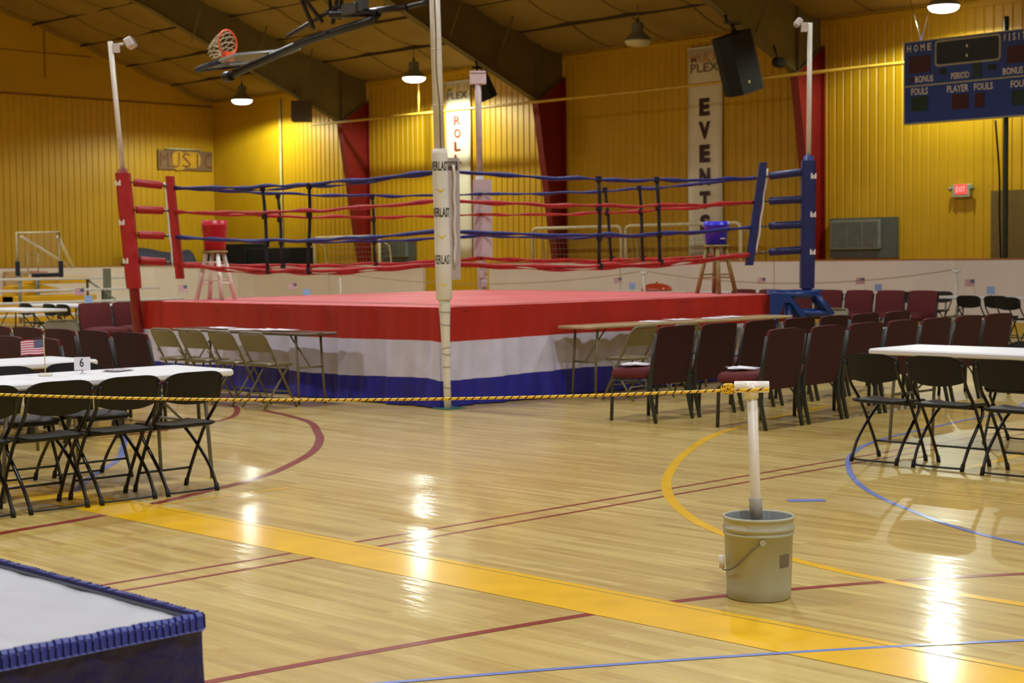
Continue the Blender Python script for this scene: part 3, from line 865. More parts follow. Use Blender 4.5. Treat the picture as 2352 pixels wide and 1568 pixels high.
def spacer(x, y, x2, y2, z0, z1):
    q = MB(); n = 6; P = []
    for k in range(n+1):
        t = k/n; P.append(rl((x+(x2-x)*t+.012*sin(t*5), y+(y2-y)*t, z0+(z1-z0)*t)))
    q.tube(P, .021, 6)
    for zz in (z0, z0+(z1-z0)*.34, z0+(z1-z0)*.67, z1):
        t = (zz-z0)/(z1-z0); q.rbox(rl((x+(x2-x)*t, y+(y2-y)*t, zz)), (.06, .06, .07), .02)
    q.build('rope_spacer', STRAP, ring)
spacer(CX0, 15.21, CX0, 15.12, 2.32, 1.36); spacer(CX0, 14.33, CX0, 14.36, 2.31, 1.36)
spacer(13.39, CY0, 13.40, CY0, 2.36, 1.38); spacer(14.40, CY0, 14.46, CY0, 2.38, 1.42)
spacer(12.62, CY1, 12.68, CY1, 2.33, 1.41); spacer(14.22, CY1, 14.26, CY1, 2.35, 1.43)
spacer(CX1, 14.64, CX1, 14.52, 2.40, 1.46); spacer(CX1, 14.02, CX1, 13.96, 2.40, 1.46)

# ------------------------------------------------------------------ stools and pails
def stool(label, loc, rz, wood, leg_m, H=.64, sp=.20):
    t = thing('wooden_stool', label, 'stool', loc, rz)
    q = MB(); q.lathe([(.12, H-.03), (.155, H-.026), (.16, H-.012), (.15, H)], seg=28); q.build('seat', wood, t)
    for a, b in ((1, 1), (-1, 1), (-1, -1), (1, -1)):
        q = MB(); q.tube([(a*.075, b*.075, H-.025), (a*sp*.72, b*sp*.72, 0)], [.026, .028], 10); q.build('leg', leg_m, t)
    for z, ax in ((.20, 0), (.24, 1), (.42, 0), (.46, 1)):
        k = .075+(sp*.72-.075)*(1-z/(H-.025)) 
        for s_ in (-1, 1):
            q = MB(); q.tube([(-k, s_*k, z), (k, s_*k, z)] if ax == 0 else [(s_*k, -k, z), (s_*k, k, z)], .010, 8); q.build('stretcher', leg_m, t)
    return t
stool('white washed wooden stool at the red corner of the ring holding a red pail', (11.28, 16.58, 1.012), .5, WOOD_L, WOOD_W, H=.60, sp=.24)
stool('natural wooden stool at the blue corner of the ring holding a blue pail', (16.0, 12.5, 1.012), AZ+pi/4, WOOD_L, WOOD_L, H=.61, sp=.24)
def pail(label, loc, m_, h, r0, r1, text=False):
    t = thing('plastic_pail', label, 'pail', loc)
    q = MB(); q.lathe([(r0, 0), (r0+(r1-r0)*.8, h*.8), (r1*1.03, h*.82), (r1*1.03, h*.86), (r1, h*.87), (r1*1.02, h), (r1*.96, h), (r0*.95, .01)], seg=32, capb=True, capt=True); q.build('body', m_, t)
    q = MB(); q.tube([(r1*1.03*cos(a), r1*1.03*sin(a), h*.84-.14*abs(sin(a))**1) for a in [pi*k/14 - AZ*0 for k in range(15)]], .003, 6); q.build('handle', STEEL, t)
    return t
pail('red plastic pail standing on the white washed stool', (11.28, 16.58, 1.613), PAIL_RED, .37, .13, .155)
pb2 = pail('blue plastic pail standing on the natural wooden stool', (16.0, 12.5, 1.623), PAIL_BLUE, .29, .135, .158)
q = MB(); d = -fw*.9+rt*.45; d.normalize()
q.box(Vector((0, 0, .075))+d*.145, (.065, .01, .012), rot=Matrix.Rotation(atan2(d.y, d.x)+pi/2, 3, 'Z')); q.build('label_print', WHITE, pb2)

# ------------------------------------------------------------------ bucket stanchion and barrier rope
def stanchion(label, loc, tee_dir, H=.915):
    t = thing('bucket_stanchion', label, 'stanchion', loc)
    q = MB()
    q.lathe([(.132, 0), (.138, .006), (.1405, .05), (.1475, .278), (.153, .280), (.154, .287), (.149, .290), (.1495, .300), (.155, .302), (.156, .312), (.150, .316), (.151, .345), (.1555, .347), (.156, .357), (.150, .359), (.1465, .355), (.1465, .28), (.137, .02)], seg=48, capt=False)
    b = q.build('bucket', GREY_PAIL, t)
    q = MB(); q.lathe([(.137, .16), (.1462, .30), (.1463, .352)], seg=40, capb=True, capt=False); q.build('bucket_lining', PAIL_IN, b)
    # wire bail hanging down at the left
    ear = -fw*.150-rt*.005
    q = MB()
    e1 = Vector((ear.x, ear.y, .262)); e2 = Vector((-rt.x*.162-fw.x*.02, -rt.y*.162-fw.y*.02, .152))
    mid = [e1, (-fw*.148-rt*.05)+Vector((0, 0, .228)), (-fw*.122-rt*.095)+Vector((0, 0, .175)), (-fw*.085-rt*.130)+Vector((0, 0, .140)), (-fw*.035-rt*.158)+Vector((0, 0, .128)), e2]
    q.tube(catmull(mid, 6), .0032, 6)
    hd = q.build('bail', STEEL, t)
    q = MB(); q.tube([e2+Vector((0, 0, -.02)), e2+Vector((-rt.x*.002, -rt.y*.002, .035))], .012, 10); q.build('grip', WHITE, hd)
    q = MB(); q.lathe([(.017, 0), (.017, .006)], (0, 0, 0), 12, R=None)
    q2 = MB(); R = Matrix.Rotation(atan2(-fw.y, -fw.x), 3, 'Z') @ Matrix.Rotation(pi/2, 3, 'Y')
    q2.lathe([(.014, .147), (.014, .155)], (-rt.x*.005, -rt.y*.005, .262), 12, R=R); q2.build('ear', GREY_PAIL, b)
    q = MB(); vs = []
    for k in range(7):
        a = .52+.40*k/6
        d = -fw*cos(a)+rt*sin(a)
        for z in (.148, .200): vs.append(Vector((0, 0, z))+d*(.1415+.0075*(z-.05)/.25+.0012))
    q.add(vs, [(2*k, 2*k+2, 2*k+3, 2*k+1) for k in range(6)]); q.build('label_patch', mat('dark_grey_sticker', (110, 100, 84), .6, var=.3, scale=60), b)
    # pipe and tee
    lean = -rt*.028
    base = Vector((0, 0, .02)); topp = lean*(H/.915)+Vector((0, 0, H))
    q = MB(); q.tube([base+lean*.0, topp], .0225, 20); pst = q.build('post', PVC, t)
    q = MB(); a = base.lerp(topp, .36); b2 = base.lerp(topp, .46)
    q.tube([a, b2, b2+Vector((0, 0, .004))], [.0285, .0285, .024], 20); q.build('coupling', mat('grey_coupling', (168, 166, 156), .4), pst)
    td = Vector(tee_dir).normalized()
    q = MB(); q.tube([topp+Vector((0, 0, -.05)), topp+Vector((0, 0, .02))], .029, 20)
    q.tube([topp+td*(-.075), topp+td*(-.072), topp+td*.072, topp+td*.075], [.022, .025, .025, .022], 20)
    q.build('tee', mat('white_pvc_tee', (232, 230, 222), .3), pst)
    return t, topp
B1 = Vector((5.60, 4.15, 0)); B2 = Vector((2.98, 7.50, 0))
td = (B2-B1).normalized()
st1, tp1 = stanchion('grey pail with a white pipe stand and tee, tied to a yellow and black rope', B1, td)
st2 = dup(st1, 'second grey pail with pipe stand holding the other end of the rope', B2)
ra = B1+tp1+td*.05+Vector((0, 0, -.012)); rb = B2+tp1-td*.05
pts = []
n = 90
for k in range(n+1):
    t = k/n; p = ra.lerp(rb, t); p.z -= .052*4*t*(1-t); pts.append(p)
q = MB(); q.tube(pts, .0064, 8, uvlen=.034)
coil = []
for k in range(61):
    a = 2*pi*k/10; s_ = .035+.028*k/60
    coil.append(ra+td*s_+Vector((0, 0, .004))+(Vector((0, 0, 1))*cos(a)+rt*sin(a)*.9)*.017)
q.tube(coil, .0075, 6, uvlen=.04)
q.tube([ra+td*.05+Vector((0, 0, .0)), ra-td*.02+Vector((0, 0, .0))-fw*.031, ra-td*.12+Vector((0, 0, .005))-fw*.030], .007, 6, uvlen=.05)
tag(q.build('barrier_rope', ROPE_YB), 'yellow and black braided rope stretched across the hall from the bucket stand', 'rope')

# ------------------------------------------------------------------ chairs (all face +y in their own space)
def black_chair():
    t = thing('folding_chair', '', 'chair')
    q = MB()
    # seat: contoured plastic panel with rounded corners
    ring_ = []
    W_, D0, D1 = .205, -.175, .225
    for (cx, cy, a0) in ((W_-.06, D1-.08, 0), (-W_+.06, D1-.08, pi/2), (-W_+.05, D0+.05, pi), (W_-.05, D0+.05, 3*pi/2)):
        for k in range(6):
            a = a0+pi/2*k/5; rr_ = .06 if cy > 0 else .05
            ring_.append((cx+rr_*cos(a), cy+(.08 if cy > 0 else .05)*sin(a)))
    n = len(ring_)
    def zf(x, y): return .437+.012*((x/.2)**2)-.012*max(0, (y-.12)/.1)**2+.006*max(0, (-y-.1)/.08)
    vs = []
    for sc, dz in ((.93, -.020), (1, -.012), (1, -.002), (.96, .003), (.55, 0)):
        vs += [(x*sc, .025+(y-.025)*sc, zf(x*sc, y*sc)+dz) for x, y in ring_]
    vs.append((0, .025, zf(0, .025)))
    fs = []
    for l in range(4):
        for i in range(n): fs.append((l*n+i, l*n+(i+1) % n, (l+1)*n+(i+1) % n, (l+1)*n+i))
    for i in range(n): fs.append((4*n+i, 4*n+(i+1) % n, 5*n))
    fs.append(tuple(range(n))[::-1])
    q.add(vs, fs, 0, True); q.build('seat', BLACK, t)
    # backrest: wide curved plastic panel
    q = MB(); NU, NV = 16, 8; F = []; B = []
    for side_ in (0, 1):
        g = []
        for j in range(NV+1):
            v = j/NV; row = []
            for i in range(NU+1):
                u = -1+2*i/NU
                # rounded outline
                wv_ = .222*(1-.12*max(0, (.6-v)/.6)**2)
                top = .785-.030*abs(u)**5; bot = .575+.030*abs(u)**2.4
                z = bot+(top-bot)*v
                if v > .8: wv_ *= 1-.08*((v-.8)/.2)**2.5
                x = u*wv_
                y = -.175-.055*(z-.56)/.22-.028*(1-u*u) + (.0 if side_ == 0 else .013)
                row.append((x, y, z))
            g.append(row)
        q.sheet(g if side_ == 0 else [r[::-1] for r in g], 0, True)
        (F if side_ == 0 else B).append(g)
    a, b = F[0], B[0]
    q.sheet([a[-1], b[-1]], 0, True); q.sheet([b[0], a[0]], 0, True)
    q.sheet([[r[0] for r in b], [r[0] for r in a]], 0, True); q.sheet([[r[-1] for r in a], [r[-1] for r in b]], 0, True)
    q.build('backrest', BLACK, t)
    for s_ in (-1, 1):
        q = MB(); q.tube(catmull([(s_*.205, -.222, .735), (s_*.208, -.165, .58), (s_*.205, -.03, .42), (s_*.200, .10, .2), (s_*.196, .185, .025)], 4), .0115, 8)
        l = q.build('leg', BLACK_TUBE, t)
        q = MB(); q.tube([(s_*.196, .178, .045), (s_*.195, .190, .0)], .0155, 8); q.build('foot', RUBBER, l)
        q = MB(); q.tube(catmull([(s_*.150, .165, .415), (s_*.178, .12, .36), (s_*.188, .01, .26), (s_*.190, -.10, .145), (s_*.186, -.17, .03)], 4), .0115, 8)
        l = q.build('leg', BLACK_TUBE, t)
        q = MB(); q.tube([(s_*.187, -.163, .048), (s_*.186, -.178, .0)], .0155, 8); q.build('foot', RUBBER, l)
    q = MB(); q.tube(catmull([(-.184, -.168, .03), (-.15, -.17, .018), (.15, -.17, .018), (.184, -.168, .03)], 4), .008, 6); q.build('stretcher', BLACK_TUBE, t)
    q = MB(); q.tube([(-.198, .135, .125), (.198, .135, .125)], .008, 6); q.build('stretcher', BLACK_TUBE, t)
    q = MB(); q.tube([(-.19, .16, .412), (.19, .16, .412)], .009, 6); q.tube([(-.2, -.04, .42), (.2, -.04, .42)], .009, 6); q.build('seat_rail', BLACK_TUBE, t)
    return t

def tan_chair():
    t = thing('folding_chair', '', 'chair')
    q = MB(); q.rbox((0, .03, .435), (.385, .39, .032), .12); q.build('seat', TAN, t)
    def yb(z): return .19-.40*(z/.76)
    U = [(-.215, yb(0), 0), (-.215, yb(.4), .4), (-.215, yb(.69), .69)]+[(-.215+.07*(1-cos(a)), yb(.69+.07*sin(a)), .69+.07*sin(a)) for a in (pi/8, pi/4, 3*pi/8, pi/2)]
    U += [(-x, y, z) for x, y, z in U[::-1]]
    q = MB(); q.tube(U, .0125, 8); q.build('back_frame', TAN, t)
    q = MB(); g = [[(x*.205, yb(z)-.010-.014*(1-x*x), z) for x in [-1+.25*k for k in range(9)]] for z in (.565, .62, .68, .745)]
    g2 = [[(p[0], p[1]+.012, p[2]) for p in r][::-1] for r in g]
    q.sheet(g, 0, True); q.sheet(g2, 0, True)
    q.sheet([g[-1], g2[-1][::-1]], 0); q.sheet([g2[0][::-1], g[0]], 0)
    q.build('backrest', TAN, t)
    for s_ in (-1, 1):
        q = MB(); q.tube([(s_*.185, .12, .425), (s_*.187, -.03, .22), (s_*.187, -.19, 0)], .0115, 8); q.build('leg', TAN, t)
        q = MB(); q.tube([(s_*.205, -.01, .41), (s_*.21, -.13, .545)], .007, 6); q.build('hinge_bar', STEEL, t)
    q = MB(); q.tube([(-.187, -.14, .07), (-.187, -.138, .12), (-.16, -.13, .145), (.16, -.13, .145), (.187, -.138, .12), (.187, -.14, .07)], .008, 6); q.build('stretcher', TAN, t)
    q = MB(); q.tube([(-.215, yb(.16), .16), (.215, yb(.16), .16)], .008, 6); q.build('stretcher', TAN, t)
    return t

def banquet_chair():
    t = thing('banquet_chair', '', 'chair')
    q = MB()
    # thick cushion, crowned on top
    g = []
    NX = 10
    prof = [(.40, -.045), (1, -.04), (1.02, -.005), (.99, .03), (.9, .048), (.6, .062), (.2, .066)]
    rg = []
    for (cx, cy, a0) in ((.215, .20, 0), (-.215, .20, pi/2), (-.215, -.125, pi), (.215, -.125, 3*pi/2)):
        for k in range(5):
            a = a0+pi/2*k/4; rg.append((cx+.055*cos(a), cy+.055*sin(a)))
    n = len(rg); vs = []; fs = []
    for sc, z in prof: vs += [(x*sc, .01+(y-.01)*sc, .435+z+(.0 if y < .1 else -.008)) for x, y in rg]
    for l in range(len(prof)-1):
        for i in range(n): fs.append((l*n+i, l*n+(i+1) % n, (l+1)*n+(i+1) % n, (l+1)*n+i))
    fs.append(tuple(range(n))[::-1]); fs.append(tuple(range((len(prof)-1)*n, len(prof)*n)))
    q.add(vs, fs, 0, True); q.build('seat', MAROON, t)
    def yb(z): return -.205-.085*(z-.42)/.44
    q = MB()
    NV = 8; G = []
    for face in (0, 1):
        g = []
        for j in range(NV+1):
            v = j/NV; z = .335+.525*v; row = []
            for i in range(9):
                u = -1+i/4
                hw = .275*(1-.05*max(0, (v-.8)/.2)**2)
                bul = .034*(1-u**4)*(1-.8*abs(2*v-1)**4)
                y = yb(z)+(.010+bul if face else -.016-.004*(1-u*u))
                row.append((u*hw, y, z-.012*(abs(u)**4)*(v > .95)))
            g.append(row)
        q.sheet(g if face == 0 else [r[::-1] for r in g], 1 if face == 0 else 0, True); G.append(g)
    q.sheet([G[0][-1], G[1][-1]], 0, True); q.sheet([G[1][0], G[0][0]], 0, True)
    q.sheet([[r[0] for r in G[1]], [r[0] for r in G[0]]], 0, True); q.sheet([[r[-1] for r in G[0]], [r[-1] for r in G[1]]], 0, True)
    q.build('backrest', [MAROON, MAROON_D], t)
    for s_ in (-1, 1):
        q = MB(); q.tube([(s_*.288, yb(.80)-.008, .80), (s_*.288, yb(.5)-.012, .5), (s_*.280, yb(.40)-.01, .38), (s_*.275, -.215, .22), (s_*.272, -.265, 0)], [.014, .016, .021, .021, .018], 6)
        q.build('leg', GRN_TUBE, t)
        q = MB(); q.tube([(s_*.25, .17, .40), (s_*.266, .225, .34), (s_*.272, .235, 0)], .017, 6); q.build('leg', GRN_TUBE, t)
        q = MB(); q.tube([(s_*.266, .18, .375), (s_*.266, -.22, .375)], .012, 6); q.build('seat_rail', GRN_TUBE, t)
        q = MB(); q.tube(catmull([(s_*.266, -.02, .372), (s_*.268, -.14, .33), (s_*.272, -.215, .22)], 4), .009, 6); q.build('brace', GRN_TUBE, t)
    q = MB(); q.tube([(-.262, .16, .385), (.262, .16, .385)], .012, 6); q.build('seat_rail', GRN_TUBE, t)
    return t

BC, TC, QC = black_chair(), tan_chair(), banquet_chair()
used = set()
def put(proto, label, x, y, deg, group=None):
    if proto.name not in used:
        used.add(proto.name); r = proto; r.location = (x, y, 0); r.rotation_euler = (0, 0, radians(deg)); r['label'] = label
        if group: r['group'] = group
        return r
    return dup(proto, label, (x, y, 0), radians(deg), group)
GBL = 'black folding chairs around the white table with the number card'
put(BC, 'black folding chair nearest the right corner of the table with the 6 card', 5.69, 8.84, 1, GBL)
put(BC, 'black folding chair second from the right, near side of the table with the 6 card', 5.22, 8.83, 0, GBL)
put(BC, 'black folding chair on the near side of the left table, below the flag', 4.75, 8.83, 0, GBL)
put(BC, 'black folding chair cut by the left picture edge, near side of the left table', 4.26, 8.82, 0, GBL)
put(BC, 'black folding chair across the left table, its back behind the 6 card', 5.66, 9.86, 181, GBL)
put(BC, 'black folding chair across the left table with its back behind the flag base', 5.14, 9.87, 178, GBL)
put(BC, 'black folding chair across the left table, at the left picture edge', 4.42, 9.98, 180, GBL)
GBR = 'black folding chairs around the white table on the right'
put(BC, 'black folding chair at the left end of the white table on the right', 9.93, 6.22, -91, GBR)
put(BC, 'black folding chair second from the left, near side of the right white table', 9.93, 5.72, -89, GBR)
put(BC, 'black folding chair third from the left, near side of the right white table', 9.87, 5.16, -90, GBR)
put(BC, 'black folding chair cut by the right picture edge, far side of the white table', 11.50, 6.03, 90, GBR)
GBF = 'black folding chairs at the far tables'
put(BC, 'black folding chair far left, leftmost of three beyond the maroon chairs', 13.9, 25.95, -90, GBF)
put(BC, 'black folding chair far left, middle of three beyond the maroon chairs', 13.9, 25.12, -90, GBF)
put(BC, 'black folding chair far left, rightmost of three beyond the maroon chairs', 13.9, 24.66, -90, GBF)
put(BC, 'black folding chair far right, leftmost in front of the distant white table', 24.3, 13.55, -90, GBF)
put(BC, 'black folding chair far right, second in front of the distant white table', 24.3, 13.05, -90, GBF)
put(BC, 'black folding chair far right, cut by the picture edge at the distant table', 23.6, 12.45, -95, GBF)
put(BC, 'black folding chair behind the left end of the distant right table', 26.3, 15.45, 90, GBF)
put(BC, 'black folding chair behind the distant right table near the picture edge', 26.1, 13.0, 90, GBF)
put(BC, 'black folding chair just showing above the far right maroon chair row', 25.85, 16.0, 90, GBF)
put(BC, 'black folding chair tucked beyond the right white table, left of the patterned cloth', 13.3, 6.45, 10, GBF)

GT = 'tan metal folding chairs beside the ring'
put(TC, 'tan folding chair at the right end of the brown table left of the ring', 9.62, 13.24, -90, GT)
put(TC, 'tan folding chair second from the right at the brown table left of the ring', 9.62, 13.79, -91, GT)
put(TC, 'tan folding chair third from the right at the brown table left of the ring', 9.62, 14.34, -89, GT)
put(TC, 'tan folding chair half hidden by the maroon chairs at the left brown table', 9.62, 14.88, -90, GT)
put(TC, 'tan folding chair beside the near end of the tan table right of the ring', 12.52, 10.92, 4, GT)
put(TC, 'tan folding chair mostly hidden behind the first maroon row, right of the ring', 13.2, 10.90, -3, GT)
put(TC, 'tan folding chair top showing between blue post tower and maroon chairs', 17.9, 12.15, 80, GT)
put(TC, 'tan folding chair top showing behind the left maroon row near the red post', 10.1, 18.1, 175, GT)

# maroon banquet chairs
GM1 = 'maroon banquet chairs in the front row right of the ring'
lab2 = ['maroon banquet chair nearest the bucket stand, paper on its seat', 'maroon banquet chair second in the front right row', 'maroon banquet chair third in the front right row',
        'maroon banquet chair fourth in the front right row', 'maroon banquet chair fifth in the front right row', 'maroon banquet chair sixth in the front right row', 'maroon banquet chair at the far right end of the front right row']
ed = [10.93+.657*k for k in range(8)]
for k in range(7):
    x = (ed[k]+ed[k+1])/2; o = put(QC, lab2[k], x, 8.05+.04*(x-11)+.28, 2.3+[0, 1, -1, .5, 0, 1, -1][k], GM1); o.scale = (1.03, 1, 1)
GM2 = 'maroon banquet chairs in the second row right of the ring'
lab1 = ['maroon banquet chair at the left end of the second right row, magazine on its seat', 'maroon banquet chair second in the row beside the tan table', 'maroon banquet chair third in the row beside the tan table',
        'maroon banquet chair fourth in the row beside the tan table', 'maroon banquet chair fifth in the row beside the tan table', 'maroon banquet chair sixth in the row beside the tan table', 'maroon banquet chair at the far end of the row beside the tan table']
ed = [10.77, 11.48, 12.14, 12.86, 13.57, 14.19, 14.87, 15.58]
for k in range(7):
    x = (ed[k]+ed[k+1])/2; o = put(QC, lab1[k], x, 9.15+.065*(x-10.8)+.28, 3.7+[0, -1, 1, 0, 1, -.5, 0][k], GM2); o.scale = (1.03, 1, 1)
GM3 = 'maroon banquet chairs in the left rows'
nm = ['nearest the tan chairs', 'second from the tan chairs', 'third from the tan chairs', 'fourth from the tan chairs', 'fifth from the tan chairs', 'cut by the left picture edge']
for k in range(6): put(QC, 'maroon banquet chair in the taller left row, '+nm[k], 7.88, 12.50+.625*k, -90+[1, -1, 0, 1, 0, 0][k], GM3)
nm = ['behind the small flag', 'just left of the small flag', 'cut by the left picture edge']
for k in range(3): put(QC, 'maroon banquet chair in the near left row, '+nm[k], 6.86, 12.18+.625*k, -90, GM3)
GM4 = 'maroon banquet chairs on the far sides of the ring'
for k in range(8):
    put(QC, ['maroon banquet chair standing alone beyond the red corner of the ring', 'maroon banquet chair directly behind the red corner post'][k] if k < 2 else 'maroon banquet chair mostly hidden behind the left side of the ring', 12.85+.66*k, 21.9+.12*k, 180, GM4 if k < 2 else 'hidden maroon chairs behind the left side of the ring')
for k in range(7):
    put(QC, 'maroon banquet chair in the far right row, '+['at the right end', 'second from the right end', 'third from the right end', 'fourth from the right end', 'fifth from the right end', 'sixth from the right end', 'farthest left'][k], 23.85, 14.42+.632*k, 90, GM4)

# ------------------------------------------------------------------ tables
def folding_table(label, x0, x1, y0, y1, top_m, leg_m, H=.74, group=None, along='x', th=.045):
    cx, cy = (x0+x1)/2, (y0+y1)/2
    t = thing('folding_table', label, 'table', (cx, cy, 0), 0, group)
    q = MB(); q.rbox((0, 0, H-th/2), (x1-x0, y1-y0, th), .04); q.build('table_top', top_m, t)
    L_, W_ = (x1-x0, y1-y0) if along == 'x' else (y1-y0, x1-x0)
    def P(a, b, z): return (a, b, z) if along == 'x' else (b, a, z)
    for e in (-1, 1):
        a = e*(L_/2-.22)
        for s_ in (-1, 1):
            q = MB(); q.tube([P(a, s_*(W_/2-.07), H-th), P(a+e*.03, s_*(W_/2-.07), .35), P(a+e*.05, s_*(W_/2-.06), 0)], .0135, 8); l = q.build('leg', leg_m, t)
        q = MB(); q.tube([P(a+e*.03, -(W_/2-.07), .38), P(a+e*.03, W_/2-.07, .38)], .010, 6); q.build('cross_bar', leg_m, t)
        q = MB(); q.tube([P(a+e*.028, 0, .38), P(a-e*.32, 0, H-th)], .009, 6); q.build('brace', leg_m, t)
    return t
TLEG = mat('grey_table_leg', (104, 102, 90), .4, metal=.2)
TALEG = mat('dark_table_leg', (60, 60, 58), .4)
folding_table('white folding table on the left holding the flag and the 6 card', 4.50, 6.37, 9.14, 9.90, WHITE_PLAS, TLEG)
folding_table('white folding table on the left just behind the one with the 6 card', 4.50, 6.36, 10.92, 11.66, WHITE_PLAS, TLEG)
folding_table('white folding table corner at the left picture edge, farthest of the near three', 4.55, 6.40, 12.66, 13.38, WHITE_PLAS, TLEG)
folding_table('white folding table on the right beside the maroon chair rows', 10.84, 11.60, 5.12, 6.98, WHITE_PLAS, TLEG, along='y')
folding_table('narrow brown folding table against the left side of the ring', 9.89, 10.35, 13.0, 15.44, TABLE_BR, TAN, along='y', th=.03)
folding_table('narrow tan folding table against the right side of the ring, nearer piece', 12.22, 14.05, 11.22, 11.68, TABLE_TAN, TAN, H=.765, th=.03)
folding_table('narrow tan folding table against the right side of the ring, farther piece', 14.07, 15.85, 11.22, 11.68, TABLE_TAN, TAN, H=.765, th=.03)
folding_table('distant white table at far left in front of the bleachers', 14.2, 14.95, 25.05, 26.95, WHITE_PLAS, TALEG, along='y')
folding_table('white table at the left picture edge in front of the bleachers', 12.40, 13.14, 23.5, 25.35, WHITE_PLAS, TALEG, along='y')
folding_table('distant white table at far right near the white rink boards', 24.95, 25.70, 12.6, 14.72, WHITE_PLAS, TALEG, along='y')
for lb, y0 in (('distant white table seen just above the row of far maroon chairs', 16.3), ('distant white table behind the stool with the blue pail', 19.2), ('distant white table holding the red round lid', 21.9)):
    folding_table(lb, 26.3, 27.0, y0, y0+1.83, WHITE_PLAS, TALEG, along='y')
folding_table('distant white table hidden beyond the left half of the ring', 18.6, 20.4, 25.5, 26.2, WHITE_PLAS, TALEG)

folding_table('distant white table hidden beyond the stool with the red pail', 16.6, 18.4, 25.9, 26.6, WHITE_PLAS, TALEG)
# small flags and number cards
def flag(label, loc, rz, big=1.0):
    t = thing('table_flag', label, 'flag', loc, rz)
    q = MB(); q.rbox((0, 0, .010), (.085, .06, .020), .012); q.build('base', WHITE, t)
    q = MB(); q.tube([(0, 0, .015), (-.006, 0, .268)], .003, 6); q.build('pole', mat('flag_stick', (200, 178, 120), .5), t)
    q = MB(); W_, Hh = .150, .100; x0 = -.006; z1 = .245
    ns = 13
    def P(u, v): return (x0-u*W_, .006*sin(u*7)*u, z1-v*Hh-.012*u*u-.003*sin(u*6))
    for s_ in range(ns):
        g = [[P(k/8, (s_+1)/ns) for k in range(9)], [P(k/8, s_/ns) for k in range(9)]]
        q.sheet(g, 0 if s_ % 2 == 0 else 1, False)
    g = [[(p[0], p[1]-.0012, p[2]) for p in [P(k/8*.42, v) for k in range(9)]] for v in (7/13, 0)]
    q.sheet(g, 2, False)
    for a in range(5):
        for b in range(4):
            p = P(.03+a*.083, .05+b*.125); r_ = .0022
            q.add([(p[0]-r_, p[1]-.002, p[2]-r_), (p[0]+r_, p[1]-.002, p[2]-r_), (p[0]+r_, p[1]-.002, p[2]+r_), (p[0]-r_, p[1]-.002, p[2]+r_)], [(0, 1, 2, 3)], 1)
    q.build('flag', [FLAG_R, FLAG_W, FLAG_B], t)
    return t
f1 = flag('small American flag on a stick in a white base on the left white table', (5.19, 9.60, .74), AZ-pi/2+.06)
def card(label, loc, rz, num=None):
    t = thing('number_card', label, 'card', loc, rz)
    q = MB(); q.box((0, 0, .068), (.108, .002, .088)); q.build('card', PAPER if num else LBLUE, t)
    q = MB(); q.tube([(0, .0, .03), (0, -.004, .012)], .003, 6)
    for a in (0, 2.1, 4.2): q.tube([(0, -.003, .014), (.018*cos(a), .018*sin(a)-.003, .001)], .0016, 5)
    q.build('clip_stand', STEEL, t)
    if num:
        q = MB(); put_text(q, num, .060, lambda u, v: (u-.003, -.0022, .076+v), width=.028, bold=.012); q.build('numeral', mat('black_ink', (34, 36, 48), .6), t)
    return t
card('white number card reading 6 in a wire clip on the left white table', (5.46, 9.60, .74), AZ-pi/2+.02, '6')
for lb, p in (('tiny flag on the distant table at the far left', (14.5, 25.35, .74)), ('tiny flag beside the white post above the distant right table', (25.2, 14.05, .74)),
              ('tiny flag above the mat left of the red round lid', (26.65, 23.45, .74)), ('tiny flag right of the stool with the blue pail', (26.65, 19.55, .74)),
              ('tiny flag above the far row of maroon chairs', (26.65, 17.2, .74)), ('tiny flag above the middle left of the mat', (19.5, 25.8, .74)), ('tiny flag just left of the stool with the red pail', (17.25, 26.3, .74))):
    o = dup(f1, lb, p, AZ-pi/2, 'small flags on the distant tables')
    o.scale = (1.12, 1.12, 1.2)
c1 = card('pale blue card beside the tiny flag at the far left', (14.5, 25.22, .74), AZ-pi/2)
c1.scale = (1.3, 1.3, 1.5)
for lb, p in (('pale blue card on the distant right table', (25.2, 13.75, .74)), ('pale blue card left of the red round lid', (26.65, 23.15, .74)), ('pale blue card above the far maroon chairs', (26.65, 16.9, .74)), ('pale blue card above the middle left of the mat', (19.65, 25.7, .74))):
    o = dup(c1, lb, p, AZ-pi/2); o.scale = (1.3, 1.3, 1.5)
q = MB(); q.lathe([(.34, .745), (.345, .76), (.30, .84), (.2, .89), (.05, .912), (.02, .915), (.025, .94), (.001, .945)], seg=32, capt=False)
tag(q.build('round_lid', COPPER, loc=(26.65, 22.45, 0)), 'shiny red round domed lid on a distant table above the mat', 'lid')

def papers(label, loc, rz, items, m_=PAPER):
    t = thing('paper_stack', label, 'paper', loc, rz)
    for i, (x, y, a, w_, h_) in enumerate(items):
        q = MB(); g = []
        for r in range(5):
            g.append([Matrix.Rotation(a, 3, 'Z') @ Vector(((c/5-.5)*w_, (r/4-.5)*h_, .003+i*.004+.008*abs(sin(c*1.3+i))*(r/4)))+Vector((x, y, 0)) for c in range(6)])
        q.sheet(g, 0, True); q.build('sheet', m_, t)
    return t
papers('folded magazine lying on the left white table right of the 6 card', (5.74, 9.62, .741), .3, [(0, 0, 0, .20, .13), (.01, .0, .15, .19, .12)], PAPER_D)
papers('white papers on the brown table left of the ring', (10.1, 14.3, .742), 0, [(0, 0, .2, .25, .3), (.02, -.35, -.1, .22, .3), (-.03, .4, .1, .22, .3), (0, -.7, .1, .2, .28)])
papers('white papers on the tan table right of the ring', (13.5, 11.42, .767), 0, [(0, 0, .2, .3, .22), (.45, .02, -.1, .3, .22)])
papers('white papers on the second tan table right of the ring', (14.6, 11.42, .767), 0, [(0, 0, .1, .3, .22), (.3, .03, -.1, .28, .22)])
